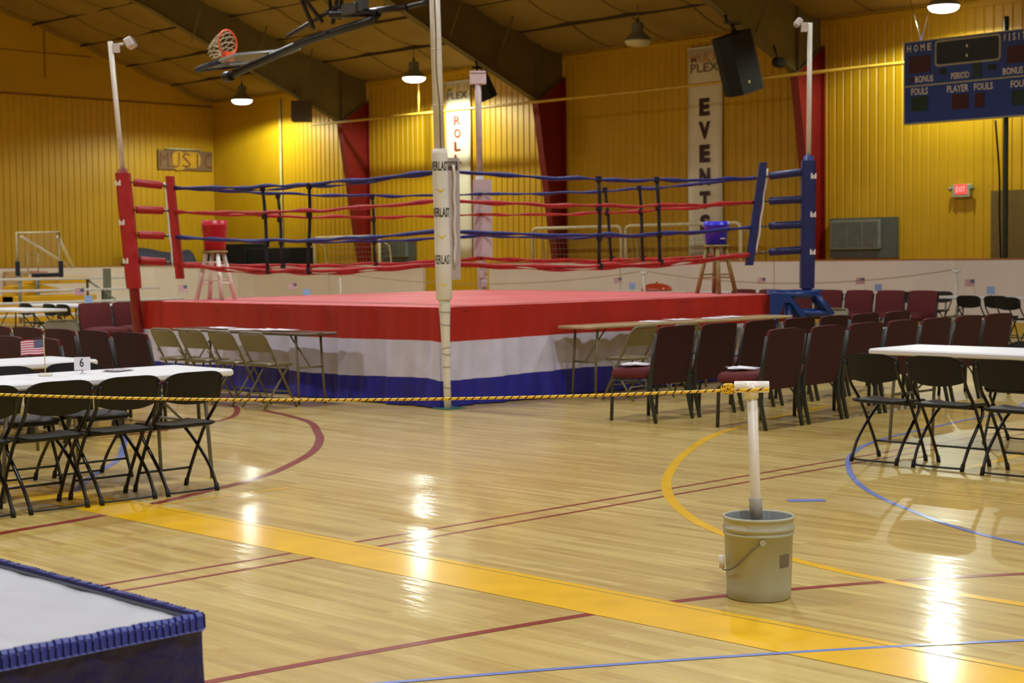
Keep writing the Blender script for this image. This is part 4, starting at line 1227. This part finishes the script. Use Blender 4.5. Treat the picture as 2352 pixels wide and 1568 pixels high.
papers('open magazine on the maroon seat at the left end of the second right row', (11.0, 9.50, .505), .2, [(0, 0, .2, .22, .24), (.01, .02, -.2, .2, .22)])
papers('white program on the maroon seat nearest the bucket stand', (11.16, 8.42, .505), .1, [(0, 0, .3, .22, .24), (.0, .02, -.1, .2, .22)])

# skirted table at the lower left
sx1, sy0 = 1.835, 2.775
t = thing('skirted_table', 'white topped table with a pleated blue skirt in the lower left corner', 'table', (sx1-.38, sy0+.92, 0))
ax, ay = sx1-.38, sy0+.92
hx, hy = .38, .92
q = MB(); NX, NY = 20, 40; rr = random.Random(2)
g = [[(-hx+2*hx*i/NX, -hy+2*hy*j/NY, .742+.0012*sin(i*1.7+j*.9)+.001*sin(i*.6-j*1.3)+.0008*rr.uniform(-1, 1)) for i in range(NX+1)] for j in range(NY+1)]
q.sheet(g, 0, True); q.box((0, 0, .725), (2*hx, 2*hy, .03)); q.build('table_top', CLOTH_W, t)
# pleated heading: overlapping folds that stand a little above the edge
pl = MB(); pit = .0158
def pleats(a, b, nrm):
    a = Vector(a); b = Vector(b); L_ = (b-a).length; n = int(L_/pit); d = (b-a)/n; nn = Vector(nrm)
    for k in range(n):
        p0 = a+d*k; p1 = a+d*(k+1.10); h0 = .757+.0012*rr.uniform(-1, 1)
        i0, o0 = -.012, .004
        g = [[p0+nn*(i0+.0), p1+nn*(i0-.003)]]
        P = lambda base, out, z: (base.x+nn.x*out, base.y+nn.y*out, z)
        rows_ = []
        for (o_, z_) in ((-.012, .7445), (-.010, h0), (.001, h0+.001), (.007, h0-.006), (.008, .735), (.008, .722)):
            rows_.append([P(p0, o_+.004, z_+.0015), P(p1, o_, z_)])
        pl.sheet(rows_[::-1], 0, False)
pleats((hx, -hy, 0), (hx, hy, 0), (1, 0, 0)); pleats((-hx, -hy, 0), (hx, -hy, 0), (0, -1, 0))
pleats((hx, hy, 0), (-hx, hy, 0), (0, 1, 0)); pleats((-hx, hy, 0), (-hx, -hy, 0), (-1, 0, 0))
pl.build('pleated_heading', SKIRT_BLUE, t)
q = MB(); q.sheet([[(hx-.0125, -hy+.02, .7435), (hx-.0125, hy, .7435)], [(hx-.0125, -hy+.02, .7505), (hx-.0125, hy, .7505)]][::-1], 0, False); q.build('fastening_strip', mat('pale_blue_grey_strip', (120, 138, 168), .5), t)
cl = MB(); g = []
q_ = MB()
hem = MB()
per = side_pts = []
def rim_pts(st_):
    C_ = [(-hx, -hy), (hx, -hy), (hx, hy), (-hx, hy)]; out = []
    for k in range(4):
        a, b = C_[k], C_[(k+1) % 4]; n = int(hypot(b[0]-a[0], b[1]-a[1])/st_)
        out += [(a[0]+(b[0]-a[0])*i/n, a[1]+(b[1]-a[1])*i/n) for i in range(n)]
    return out
per = rim_pts(.012); n = len(per); rows = []
for z in (.727, .705, .66, .6, .5, .38, .25, .12, .01):
    row = []
    for i, (x, y) in enumerate(per):
        a = per[i-1]; b = per[(i+1) % n]; tt = Vector((b[0]-a[0], b[1]-a[1])).normalized(); nn = Vector((tt.y, -tt.x))
        dn = (.727-z); s_ = i*.012
        off = .004+.16*dn*(.75+.25*sin(s_*5.1+1))*min(1, dn*5)+ (.004+.035*dn)*(sin(s_*38+2*sin(s_*3))*.6+sin(s_*71+z*5)*.3)
        row.append((x+nn.x*off, y+nn.y*off, z))
    row.append(row[0]); rows.append(row)
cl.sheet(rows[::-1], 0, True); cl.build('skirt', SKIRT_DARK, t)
q = MB(); P = []
for k in range(0, n, 2):
    x, y = per[k]; P.append((x*(1+.010/hx), y*(1+.010/hy), .7235))
q.tube(P, .0022, 4, closed=True); q.build('stitching', mat('blue_piping', (86, 98, 176), .5), t)
for a, b in ((-1, -1), (1, -1), (1, 1), (-1, 1)):
    q = MB(); q.tube([(a*(hx-.08), b*(hy-.2), .71), (a*(hx-.06), b*(hy-.16), 0)], .013, 8); q.build('leg', TALEG, t)

# distant stands and their ropes
d1 = Vector((22.0, 27.5, 0)); d2 = Vector((24.4, 20.84, 0)); d3 = Vector((25.95, 14.80, 0))
ds, tpp = stanchion('distant white pipe stand beyond the left half of the ring mat', d1, (d2-d1), H=1.17)
dup(ds, 'distant white pipe stand beyond the right half of the ring mat', d2)
dup(ds, 'distant white pipe stand beside the far right table', d3)
for lb, a, b in (('thin distant rope sagging in front of the rink boards behind the ring', d1, d2), ('thin distant rope running to the stand at the far right', d2, d3)):
    q = MB(); P = [(a+tpp+Vector((0, 0, .03))).lerp(b+tpp+Vector((0, 0, .03)), k/24)-Vector((0, 0, .25*4*(k/24)*(1-k/24))) for k in range(25)]
    q.tube(P, .008, 6); tag(q.build('barrier_rope', mat('pale_rope', (170, 150, 96), .7)), lb, 'rope', 'distant barrier ropes')

# ------------------------------------------------------------------ back wall fittings
def wallp(x): return lambda u, v: (x, -u, v)
def banner(label, y0, y1, z0, z1, lines):
    t = thing('wall_banner', label, 'banner', (28.93, (y0+y1)/2, z0))
    q = MB(); g = []
    for j in range(13):
        z = (z1-z0)*j/12
        g.append([(.012*sin(z*2.2+i), (y1-y0)*(.5-i/6), z) for i in range(7)])
    q.sheet(g, 0, True); q.build('sheet', BANNER, t, solid=.01)
    for s_, z, h, w_, m_, b_ in lines:
        q = MB(); put_text(q, s_, h, lambda u, v: (-.022, -u, z-z0+v), width=w_, bold=b_)
        q.build('lettering', m_, t)
    q = MB(); q.box((0, 0, z1-z0), (.04, y1-y0, .03)); q.build('rail', WHITE, t)
    return t
ORANGE_INK = mat('dull_orange_ink', (206, 150, 90), .6); GREY_INK = mat('grey_ink', (120, 104, 84), .6); YEL_INK = mat('yellow_ink', (232, 196, 60), .6)
banner('tall white banner reading EVENTS in dark letters between two red columns', 22.42, 23.40, 1.45, 6.22,
       [('MULTI', 5.98, .20, .80, ORANGE_INK, .01), ('PLEX', 5.76, .20, .80, GREY_INK, .01)] +
       [(c, 4.87-.527*i, .40, .30 if c != 'V' else .34, MAR_INK, .055) for i, c in enumerate('EVENTS')])
banner('tall white banner reading ROLL in rust letters beside the white front ring post', 30.70, 31.67, 1.45, 6.15,
       [('MULTI', 5.98, .19, .78, YEL_INK, .01), ('PLEX', 5.79, .19, .78, GREY_INK, .01)] +
       [(c, 5.13-.335*i, .24, .26, RUST_INK, .02) for i, c in enumerate('ROLL')])
# MUSIC sign on the gable wall
t = thing('music_sign', 'long brown sign reading MUSIC on the left wall near the corner', 'sign', (27.93, 42.55, 4.62))
q = MB(); q.box((0, 0, 0), (1.96, .05, .60)); q.build('panel', mat('purplish_brown_sign', (128, 98, 66), .6, var=.1), t)
q = MB(); q.lathe([(.30, 0), (.30, .004)], (-.25, -.027, -.02), 32, R=Matrix.Rotation(pi/2, 3, 'X')); q.rbox((.22, -.029, .02), (.62, .006, .50), .16, axis=1); q.build('gold_patch', mat('gold_patch', (196, 152, 28), .6), t)
for i, c in enumerate('MUSIC'):
    q = MB(); put_text(q, c, .44 if c != 'U' else .5, lambda u, v: (-.78+.40*i+u*1.0, -.036, v), width=.30 if c != 'I' else .05, bold=-.008); q.build('lettering', mat('brick_red_ink', (124, 58, 26), .6), t)
q = MB(); q.tube([(-.72, -.05, .34), (.55, -.05, .34)], .022, 8); q.build('tube_light', mat('unlit_tube', (214, 206, 170), .4), t)

# air handling grilles in the wall
def wall_unit(label, yc, zc, w_, h, frac, off):
    t = thing('wall_grille', label, 'vent', (28.93, yc, zc))
    q = MB(); q.box((0, 0, 0), (.14, w_, h)); q.build('surround', mat('grey_surround', (88, 92, 84), .5), t)
    gw = w_*frac
    q = MB(); q.rbox((-.10, off, h*.08), (.08, gw, h*.74), .03, axis=0)
    b = q.build('frame', GRILLE, t)
    for k in range(3):
        yc_ = off+gw*(k-1)*.315
        q = MB()
        for j in range(14): q.box((-.145, yc_, h*.08-h*.30+j*h*.6/13), (.012, gw*.28, h*.02))
        q.box((-.141, yc_, h*.08), (.004, gw*.29, h*.64), mi=1)
        q.build('louvre', [GRILLE, mat('grille_shadow_gap', (84, 88, 78), .7)], b)
    return t
wall_unit('grey wall heater grille below and left of the red exit sign', 18.70, 1.83, 1.60, .84, .76, .14)
wall_unit('grey wall grille behind the ropes left of the white front post', 33.72, 1.72, 1.5, .62, .62, -.1)

# exit sign
t = thing('exit_sign', 'glowing red EXIT sign in a grey case with two side lamps on the ribbed wall', 'sign', (28.945, 16.43, 2.73))
q = MB(); q.rbox((0, 0, 0), (.10, .40, .26), .03, axis=0); q.build('case', mat('pale_grey_case', (176, 172, 140), .5), t)
q = MB(); q.box((-.053, 0, .03), (.012, .25, .19)); fc = q.build('face', EXITM, t)
q = MB(); put_text(q, 'EXIT', .11, lambda u, v: (-.061, -u, .03+v), width=.20, bold=.01); q.build('lettering', mat('exit_letters', (255, 130, 120), .5, emit=(255, 160, 150), estr=1.2, var=0), fc)
for s_ in (-1, 1):
    q = MB(); q.lathe([(.02, -.04), (.04, 0), (.045, .04)], (-.06, s_*.235, .04), 12, axis='X'); q.build('side_lamp', GRILLE, t)

q = MB(); q.box((28.88, 14.6, 2.0), (.06, 2.3, 1.4)); tag(q.build('wall_panel', DOOR_BR), 'plain brown panel on the wall right of the dark pole, below the scoreboard', 'panel')

# scoreboard on its poles
SBX = 27.30
t = thing('scoreboard', 'large blue scoreboard reading HOME, PERIOD, PLAYER FOULS under the bright lamp', 'scoreboard', (SBX, 16.74, 5.555))
q = MB(); q.box((.075, -1.485, -.79), (.15, 2.97, 1.58)); q.build('cabinet', SB_BLUE, t)
def sbp(u, v, d=.0): return (-.004-d, -u, -v)
def sbrect(name, u, v, w_, h, m_, d=.004, r=0):
    q = MB(); q.rbox((-d, -u, -v), (.012, w_, h), r, axis=0) if r else q.box((-d, -u, -v), (.012, w_, h)); return q.build(name, m_, t)
def sbtext(s_, u, v, w_, h, space=1.0):
    q = MB(); put_text(q, s_, h, lambda a, b: (-.012, -(u+a), -(v-b)), width=w_, bold=.015, space=space); q.build('lettering', SB_TXT, t)
for (a, b, c_, d_) in ((1.485, .01, 2.97, .02), (1.485, 1.57, 2.97, .025), (.008, .79, .016, 1.58), (2.962, .79, .016, 1.58), (1.485, .857, 2.97, .03)): sbrect('trim', a, b, c_, d_, SB_TRIM, .006)
for i, c in enumerate('HOME'): sbtext(c, .109+.147*i, .135, .085, .135)
for i, c in enumerate('VISITOR'): sbtext(c, 2.105+.0935*i, .125, .055 if c != 'I' else .018, .135)
sbrect('digit_panel', .335, .45, .46, .32, SB_MAR); sbrect('digit_panel', 2.38, .45, .46, .32, SB_MAR)
sbrect('clock_surround', 1.345, .285, 1.36, .49, SB_TRIM, .006, .07); ck = sbrect('clock_window', 1.345, .285, 1.29, .42, SB_DARK, .012, .05)
for v in (.20, .38): sbrect('colon_dot', 1.345, v, .03, .05, SB_TXT, .02)
sbtext('BONUS', .44, .735, .39, .125); sbtext('BONUS', 2.27, .745, .40, .125); sbtext('PERIOD', 1.20, .735, .38, .12)
sbrect('digit_panel', .16, .73, .11, .09, SB_MAR); sbrect('digit_panel', .835, .63, .13, .10, SB_DARK); sbrect('digit_panel', 1.85, .64, .15, .10, SB_DARK); sbrect('digit_panel', 1.545, .67, .19, .28, SB_GRN)
sbtext('FOULS', .34, .965, .36, .13); sbtext('PLAYER', 1.15, .975, .45, .13); sbtext('FOULS', 1.68, .98, .38, .13); sbtext('FOULS', 2.42, .99, .38, .13)
sbrect('digit_panel', .34, 1.20, .35, .28, SB_GRN); sbrect('digit_panel', 1.2, 1.22, .34, .28, SB_MAR); sbrect('digit_panel', 1.60, 1.23, .19, .27, SB_MAR); sbrect('digit_panel', 2.42, 1.24, .35, .28, SB_GRN)
q = MB(); q.tube([(.28, -1.98, -5.62), (.28, -1.98, .3)], .05, 10); q.tube([(.28, -.6, -.3), (.28, -2.3, -.3)], .03, 8); q.build('support_pole', mat('dark_green_pole', (56, 66, 52), .5), t)
q = MB(); q.tube(catmull([(.22, -1.80, -1.6), (.23, -1.88, -2.6), (.21, -1.90, -3.4), (.22, -1.93, -4.3)], 5), .018, 6); q.build('cable', BLACK, t)
for yy in (-.3, -2.7):
    for e in (-.28, .28):
        q = MB(); q.tube([(.1, yy, 0), (.1, yy+e, .95)], .007, 5); q.build('hanging_wire', STEEL, t)

# hanging speakers and brown box
def speaker(label, loc, s, yaw, tilt):
    t = thing('hanging_speaker', label, 'speaker', loc)
    R = Matrix.Rotation(-.34, 3, fw) @ Matrix.Rotation(yaw, 3, 'Z') @ Matrix.Rotation(tilt, 3, 'Y')
    q = MB()
    vs = []
    for z in (-1, 1):
        for x, y in ((-.62, -.78), (-.62, .78), (.10, .95), (.62, .55), (.62, -.55), (.10, -.95)):
            vs.append(R @ Vector((x*s*.40*(-1), y*s*.38, z*s*.52)))
    n = 6; fs = [tuple(range(n)), tuple(range(n, 2*n))[::-1]]+[(i, n+i, n+(i+1) % n, (i+1) % n) for i in range(n)]
    q.add(vs, fs); b = q.build('cabinet', SPEAKER, t)
    q = MB(); top = R @ Vector((0, 0, s*.52)); q.tube([top, top+Vector((.0, .0, .22*s))], .03, 8); q.box(top+Vector((0, 0, .2*s)), (.35*s, .12, .06)); q.build('bracket', BLACK_TUBE, t)
    return t
sp1 = speaker('large black speaker hung from a beam in front of the EVENTS banner', (25.62, 19.42, 5.28), 1.12, AZ+.35, -.22)
q = MB(); d = -fw; q.box(Vector((-.42*cos(AZ+.35)+.06, -.42*sin(AZ+.35)+.06, -.40)), (.03, .03, .05)); q.build('badge', mat('yellowish_badge', (190, 180, 90), .5), sp1)
q = MB(); q.tube([(0, 0, .55), (0, .33, .9), (0, .36, 1.05)], .03, 6); q.build('arm', BLACK_TUBE, sp1)
sp2 = speaker('smaller black speaker behind the pale lamp of the back ring post', (26.0, 27.15, 5.50), .62, AZ-.4, -.25)
q = MB(); q.tube([(0, 0, .35), (0, .2, .5), (0, .24, .66)], .025, 6); q.build('arm', BLACK_TUBE, sp2)
t = thing('ceiling_box', 'square dark brown box hung below the beam left of the leftmost red column', 'box', (26.4, 34.6, 5.47))
q = MB(); q.box((0, 0, 0), (.50, .50, .54), rot=AZ); q.build('case', BROWN_BOX, t)
q = MB(); q.tube([(0, 0, .27), (0, .35, .62)], .015, 6); q.build('hanger', DKMETAL, t)
t = thing('projector', 'small dark spotlight under the beam right of the large black speaker', 'light', (27.1, 19.55, 5.42))
q = MB(); q.lathe([(.06, -.14), (.10, -.10), (.11, .1), (.07, .16)], (0, 0, 0), 14, axis='X'); q.build('body', SPEAKER, t)
q = MB(); q.tube([(0, 0, .05), (0, .12, .35)], .02, 6); q.build('bracket', BLACK_TUBE, t)

# goals behind the boards
def goal(label, yc, w_, h=2.2):
    t = thing('soccer_goal', label, 'goal', (28.05, yc, 0))
    P = [(0, -w_/2, 0), (0, -w_/2, h-.12), (0, -w_/2+.035, h-.035), (0, -w_/2+.12, h), (0, w_/2-.12, h), (0, w_/2-.035, h-.035), (0, w_/2, h-.12), (0, w_/2, 0)]
    q = MB(); q.tube(P, .04, 10); q.build('frame', mat('pale_goal_frame', (214, 200, 160), .5), t)
    q = MB()
    for s_ in (-1, 1):
        q = MB(); q.tube([(0, s_*w_/2, h-.1), (.35, s_*w_/2, h-.25), (.62, s_*w_/2, .02), (0, s_*w_/2, .02)], .02, 6)
        q.build('side_frame', mat('pale_goal_frame', (214, 200, 160), .5), t)
    q = MB()
    def bk(z): return .35+.27*(1-(z/(h-.25)))
    for k in range(int(w_/.13)+1):
        y = -w_/2+k*.13; q.tube([(.02, y, h-.02), (.35, y, h-.25), (bk(0), y, 0.02)], .004, 3, cap=False)
    for k in range(15):
        z = .02+k*.14; q.tube([(bk(z), -w_/2, z), (bk(z), w_/2, z)], .004, 3, cap=False)
    o = q.build('net', mat('dull_net', (150, 138, 110), .8), t); o['kind'] = 'stuff'
    return t
goal('white framed soccer goal with net left of two behind the ring ropes', 26.14, 2.9)
goal('white framed soccer goal with net behind the stool with the blue pail', 22.90, 3.3)
goal('pale framed soccer goal behind the ropes left of the first wall grille', 34.85, 2.85, 2.12)

# dark cases and covered mound beyond the boards at the far left
t = thing('black_stage_case', 'long black case behind the boards under the left ropes', 'case', (28.35, 38.3, 0))
q = MB(); q.rbox((0, 0, .93), (.8, 2.2, 1.86), .05); q.build('case', BLACK_CLOTH, t)
t = thing('black_stage_case', 'taller black case beside the covered mound at the far corner', 'case', (28.3, 40.45, 0))
q = MB(); q.rbox((0, 0, 1.0), (.8, 2.0, 2.0), .05); q.build('case', BLACK_CLOTH, t)
q = MB(); g = []
for j in range(13):
    row = []
    for i in range(25):
        u = i/24; a = pi*j/12
        prof = .2+1.70*min(1, 2.6*max(0, sin(pi*u)))**.6*(.95+.05*sin(u*7)+.04*u)
        row.append((25.15+2.65*u, 41.85-.55*cos(a), max(0, prof*sin(a)**.35) if 0 < j < 12 else 0))
    g.append(row)
q.sheet([r[::-1] for r in g], 0, True)
tag(q.build('covered_mound', NAVY_CLOTH), 'dark navy covered heap behind the red corner pad at the far left wall', 'covered heap')

# bleachers
t = thing('bleachers', 'low aluminium bleachers at the far left behind the white tables', 'bleachers', (15.2, 28.9, 0))
for k in range(5):
    x1 = (3.55, 3.6, 3.5, 3.3, 2.9)[k]; z = .26+.225*k; y = -1.35+.60*k
    q = MB(); q.rbox(((x1-5.5)/2, y, z), (x1+5.5, .25, .045), .01, axis=0); q.build('seat_plank', ALU, t)
    if k: q = MB(); q.box(((x1-5.5)/2, y-.33, z-.225), (x1+5.5, .22, .03)); q.build('foot_plank', ALU, t)
for xx in (-4.8, -1.4, 2.0):
    q = MB()
    q.tube([(xx, -1.5, .03), (xx, 1.2, .03)], .03, 4)
    for k in range(5): q.tube([(xx, -1.35+.6*k, .03), (xx, -1.35+.6*k, .24+.225*k)], .03, 4)
    q.tube([(xx, -1.35, .24), (xx, 1.05, 1.13)], .025, 4); q.build('support', mat('grey_green_steel', (110, 112, 92), .5), t)
q = MB(); q.box((2.05, .35, 1.0), (.17, .03, .72)); q.build('end_plate', mat('grey_green_steel', (110, 112, 92), .5), t)

# portable basketball goal with yellow padded base
t = thing('portable_hoop', 'low portable basketball goal with yellow padded base at the far left', 'basketball goal', (18.3, 34.0, 0))
q = MB(); WF = mat('white_backboard_frame', (205, 196, 160), .5)
q.tube([(-.55, 0, 1.25), (-.55, 0, 2.18), (.52, 0, 2.20), (.52, 0, 1.25)], .028, 4, closed=True); q.build('board_frame', WF, t)
q = MB(); q.tube([(-.30, -.02, 1.3), (-.30, -.02, 1.70), (-.04, -.02, 1.70), (-.04, -.02, 1.3)], .015, 4, closed=True); q.build('target_square', WF, t)
q = MB(); q.box((-.02, 0, 1.71), (1.05, .012, .92)); q.build('backboard', GLASS_B, t)
for x, z, w_, h in ((-.55, 1.36, .09, .34), (.54, 1.34, .09, .38), (.16, 1.2, .72, .08)):
    q = MB(); q.rbox((x, -.01, z), (w_, .09, h), .02); q.build('edge_pad', NAVY_PAD, t)
q = MB(); q.tube([(-.17+.2*cos(a), -.27+.2*sin(a), 1.28) for a in [2*pi*k/20 for k in range(20)]], .012, 6, closed=True); q.build('rim', mat('red_rim', (170, 40, 30), .4), t)
for a, b in (((-.42, .02, 2.10), (1.42, 1.1, 1.38)), ((.50, .02, 2.10), (1.47, 1.1, 1.38))):
    q = MB(); q.tube([a, b], .035, 6); q.build('brace', WHITE, t)
q = MB(); q.rbox((.75, .6, 1.08), (1.5, .5, .16), .03); q.build('arm_pad', YELLOW_PAD, t)
q = MB(); q.prism([(-.5, .95), (.2, 1.0), (1.05, .80), (.2, .78), (-.5, .55)], .5, lambda u, v, w_: (u, .35+w_, v)); q.build('slanted_pad', YELLOW_PAD, t)
q = MB(); q.rbox((.55, .7, .42), (2.1, 1.0, .62), .05); q.build('base', YELLOW_PAD, t)
q = MB(); q.tube([(.1, .3, .1), (.1, .3, 1.2)], .05, 8); q.tube([(-.4, .2, .1), (-.4, .2, 1.22)], .04, 8); q.build('mast', mat('grey_mast', (120, 124, 112), .5), t)
q = MB(); q.box((21.3, 40.9, .66), (.72, .05, 1.2)); q.rbox((21.25, 40.86, 1.02), (.6, .04, .5), .2, axis=1, mi=1)
tag(q.build('board_gate', [mat('tan_gate', (188, 146, 84), .5), mat('tan_gate_emblem', (198, 160, 108), .5)]), 'tan gate panel in the white boards at the far left edge', 'gate')

# ceiling hung backstop folded up under the roof
HX = 15.8
t = thing('ceiling_backstop', 'black folded ceiling mounted basketball backstop with orange rim at the top left', 'basketball backstop', (HX, 20.0, 5.05))
def H(y, z, dx=0): return (dx, y-20.0, z-5.05)
q = MB(); q.tube([H(22.75, 4.60), H(20.5, 4.98), H(19.6, 5.06), H(18.9, 5.12), H(18.75, 5.22), H(19.9, 5.32)], .068, 10); q.lathe([(.075, -.1), (.09, -.05), (.09, .08), (.07, .12)], H(22.72, 4.60), 12, axis='Y'); q.build('mast', BLACK_TUBE, t)
q = MB(); q.tube([H(18.1, 5.22), H(19.9, 5.30)], .05, 8); q.tube([H(18.1, 5.22), H(17.5, 5.24)], .035, 8); q.build('extension', BLACK_TUBE, t)
q = MB(); q.tube([H(21.05, 5.10), H(19.75, 5.42)], .035, 8); q.build('brace', BLACK_TUBE, t)
for pts_ in ([H(20.0, 5.2, -.1), H(20.9, 6.4, -.5)], [H(20.0, 5.2, .1), H(20.4, 6.4, .7)], [H(19.9, 5.3), H(19.9, 7.0, -.25)], [H(19.9, 5.25, .15), H(19.6, 7.2, .3)], [H(20.1, 5.1, -.2), H(21.4, 7.2, -.2)], [H(19.3, 5.55), H(20.9, 6.6, .2)]):
    a, b = Vector(pts_[0]), Vector(pts_[1]); b2 = a+(b-a)*2.4
    q = MB(); q.tube([a, b2], .034, 6); q.build('hanger', BLACK_TUBE, t)
q = MB(); q.rbox(H(19.35, 5.33), (.25, .35, .16), .03); q.rbox(H(19.15, 5.42), (.16, .16, .3), .03); q.build('winch', DKMETAL, t)
# backboard lies nearly level, rim standing up from it
Rb = Matrix.Rotation(-.11, 3, 'X') @ Matrix.Rotation(-.16, 3, 'Y')
bc = Vector(H(22.12, 4.86, 0))
q = MB(); q.rbox(bc, (1.37, 1.05, .03), .04, rot=Rb); q.build('backboard', mat('backboard_glass', (150, 160, 168), .12, var=.02, alpha=.45), t)
q = MB(); e = .68
for a, b in (((-e, -.52), (e, -.52)), ((e, -.52), (e, .52)), ((e, .52), (-e, .52)), ((-e, .52), (-e, -.52))):
    q.tube([bc+Rb @ Vector((*a, -.02)), bc+Rb @ Vector((*b, -.02))], .024, 4)
q.build('board_frame', mat('grey_board_frame', (150, 154, 150), .4), t)
q = MB(); q.tube([bc+Rb @ Vector((-e, .56, -.03)), bc+Rb @ Vector((e*.3, .56, -.03))], .045, 8); q.tube([bc+Rb @ Vector((-e, .56, -.03)), bc+Rb @ Vector((-e, -.1, -.03))], .045, 8); q.build('edge_pad', NAVY_PAD, t)
q = MB(); rc = bc+Vector((-.10, .46, .28))
Rr = Matrix.Rotation(AZ, 3, 'Z') @ Matrix.Rotation(radians(90), 3, 'Y')
rimp = []
ax1 = (rt*.55+fw*.83).normalized()
for k in range(28):
    a = 2*pi*k/28; rimp.append(rc+ax1*cos(a)*.215+Vector((0, 0, 1))*sin(a)*.215)
q.tube(rimp, .016, 8, closed=True); q.box(bc+Vector((-.1, .46, .05)), (.16, .14, .16)); rim = q.build('rim', ORANGE, t)
q = MB(); nd_ = -(rt*.83-fw*.55).normalized()
for s_ in (-1, 1):
    for k in range(12):
        P = []
        for j in range(8):
            tt_ = j/7; a = 2*pi*(k+s_*tt_*1.6)/12; r_ = .212-.09*tt_
            P.append(rc+ax1*cos(a)*r_+Vector((0, 0, 1))*(sin(a)*r_-.12*tt_**2)+nd_*(.34*tt_))
        q.tube(P, .0075, 4)
q.build('net', NETM, rim)

# patterned cloth at the right edge behind the white table
q = MB(); g = []
for j in range(7):
    g.append([(13.85+.10*sin(i*.9)+.03*j, 6.75-1.1*i/20, .80-.75*j/6) for i in range(21)])
q.sheet(g, 0, True)
pm = bpy.data.materials.new('black_yellow_print_cloth'); pm.use_nodes = True
N = pm.node_tree.nodes; L = pm.node_tree.links; b = N['Principled BSDF']
tc = N.new('ShaderNodeTexCoord'); v = N.new('ShaderNodeTexVoronoi'); v.inputs['Scale'].default_value = 9
rp = N.new('ShaderNodeValToRGB'); rp.color_ramp.interpolation = 'CONSTANT'
rp.color_ramp.elements[0].color = (*lin((220, 206, 180)), 1); rp.color_ramp.elements[1].position = .22; rp.color_ramp.elements[1].color = (*lin((224, 178, 30)), 1)
e_ = rp.color_ramp.elements.new(.40); e_.color = (*lin((22, 22, 20)), 1)
L.new(tc.outputs['Object'], v.inputs['Vector']); L.new(v.outputs['Distance'], rp.inputs['Fac']); L.new(rp.outputs['Color'], b.inputs['Base Color'])
t = thing('draped_cloth', 'black cloth with yellow and white spots hanging at the right edge', 'cloth')
q.build('cloth', pm, t); q = MB(); q.tube([(13.87, 6.8, .81), (13.87, 5.6, .81)], .015, 6); q.tube([(13.87, 6.8, .81), (13.87, 6.8, 0)], .015, 6); q.tube([(13.87, 5.6, .81), (13.87, 5.6, 0)], .015, 6); q.build('rail', BLACK_TUBE, t)
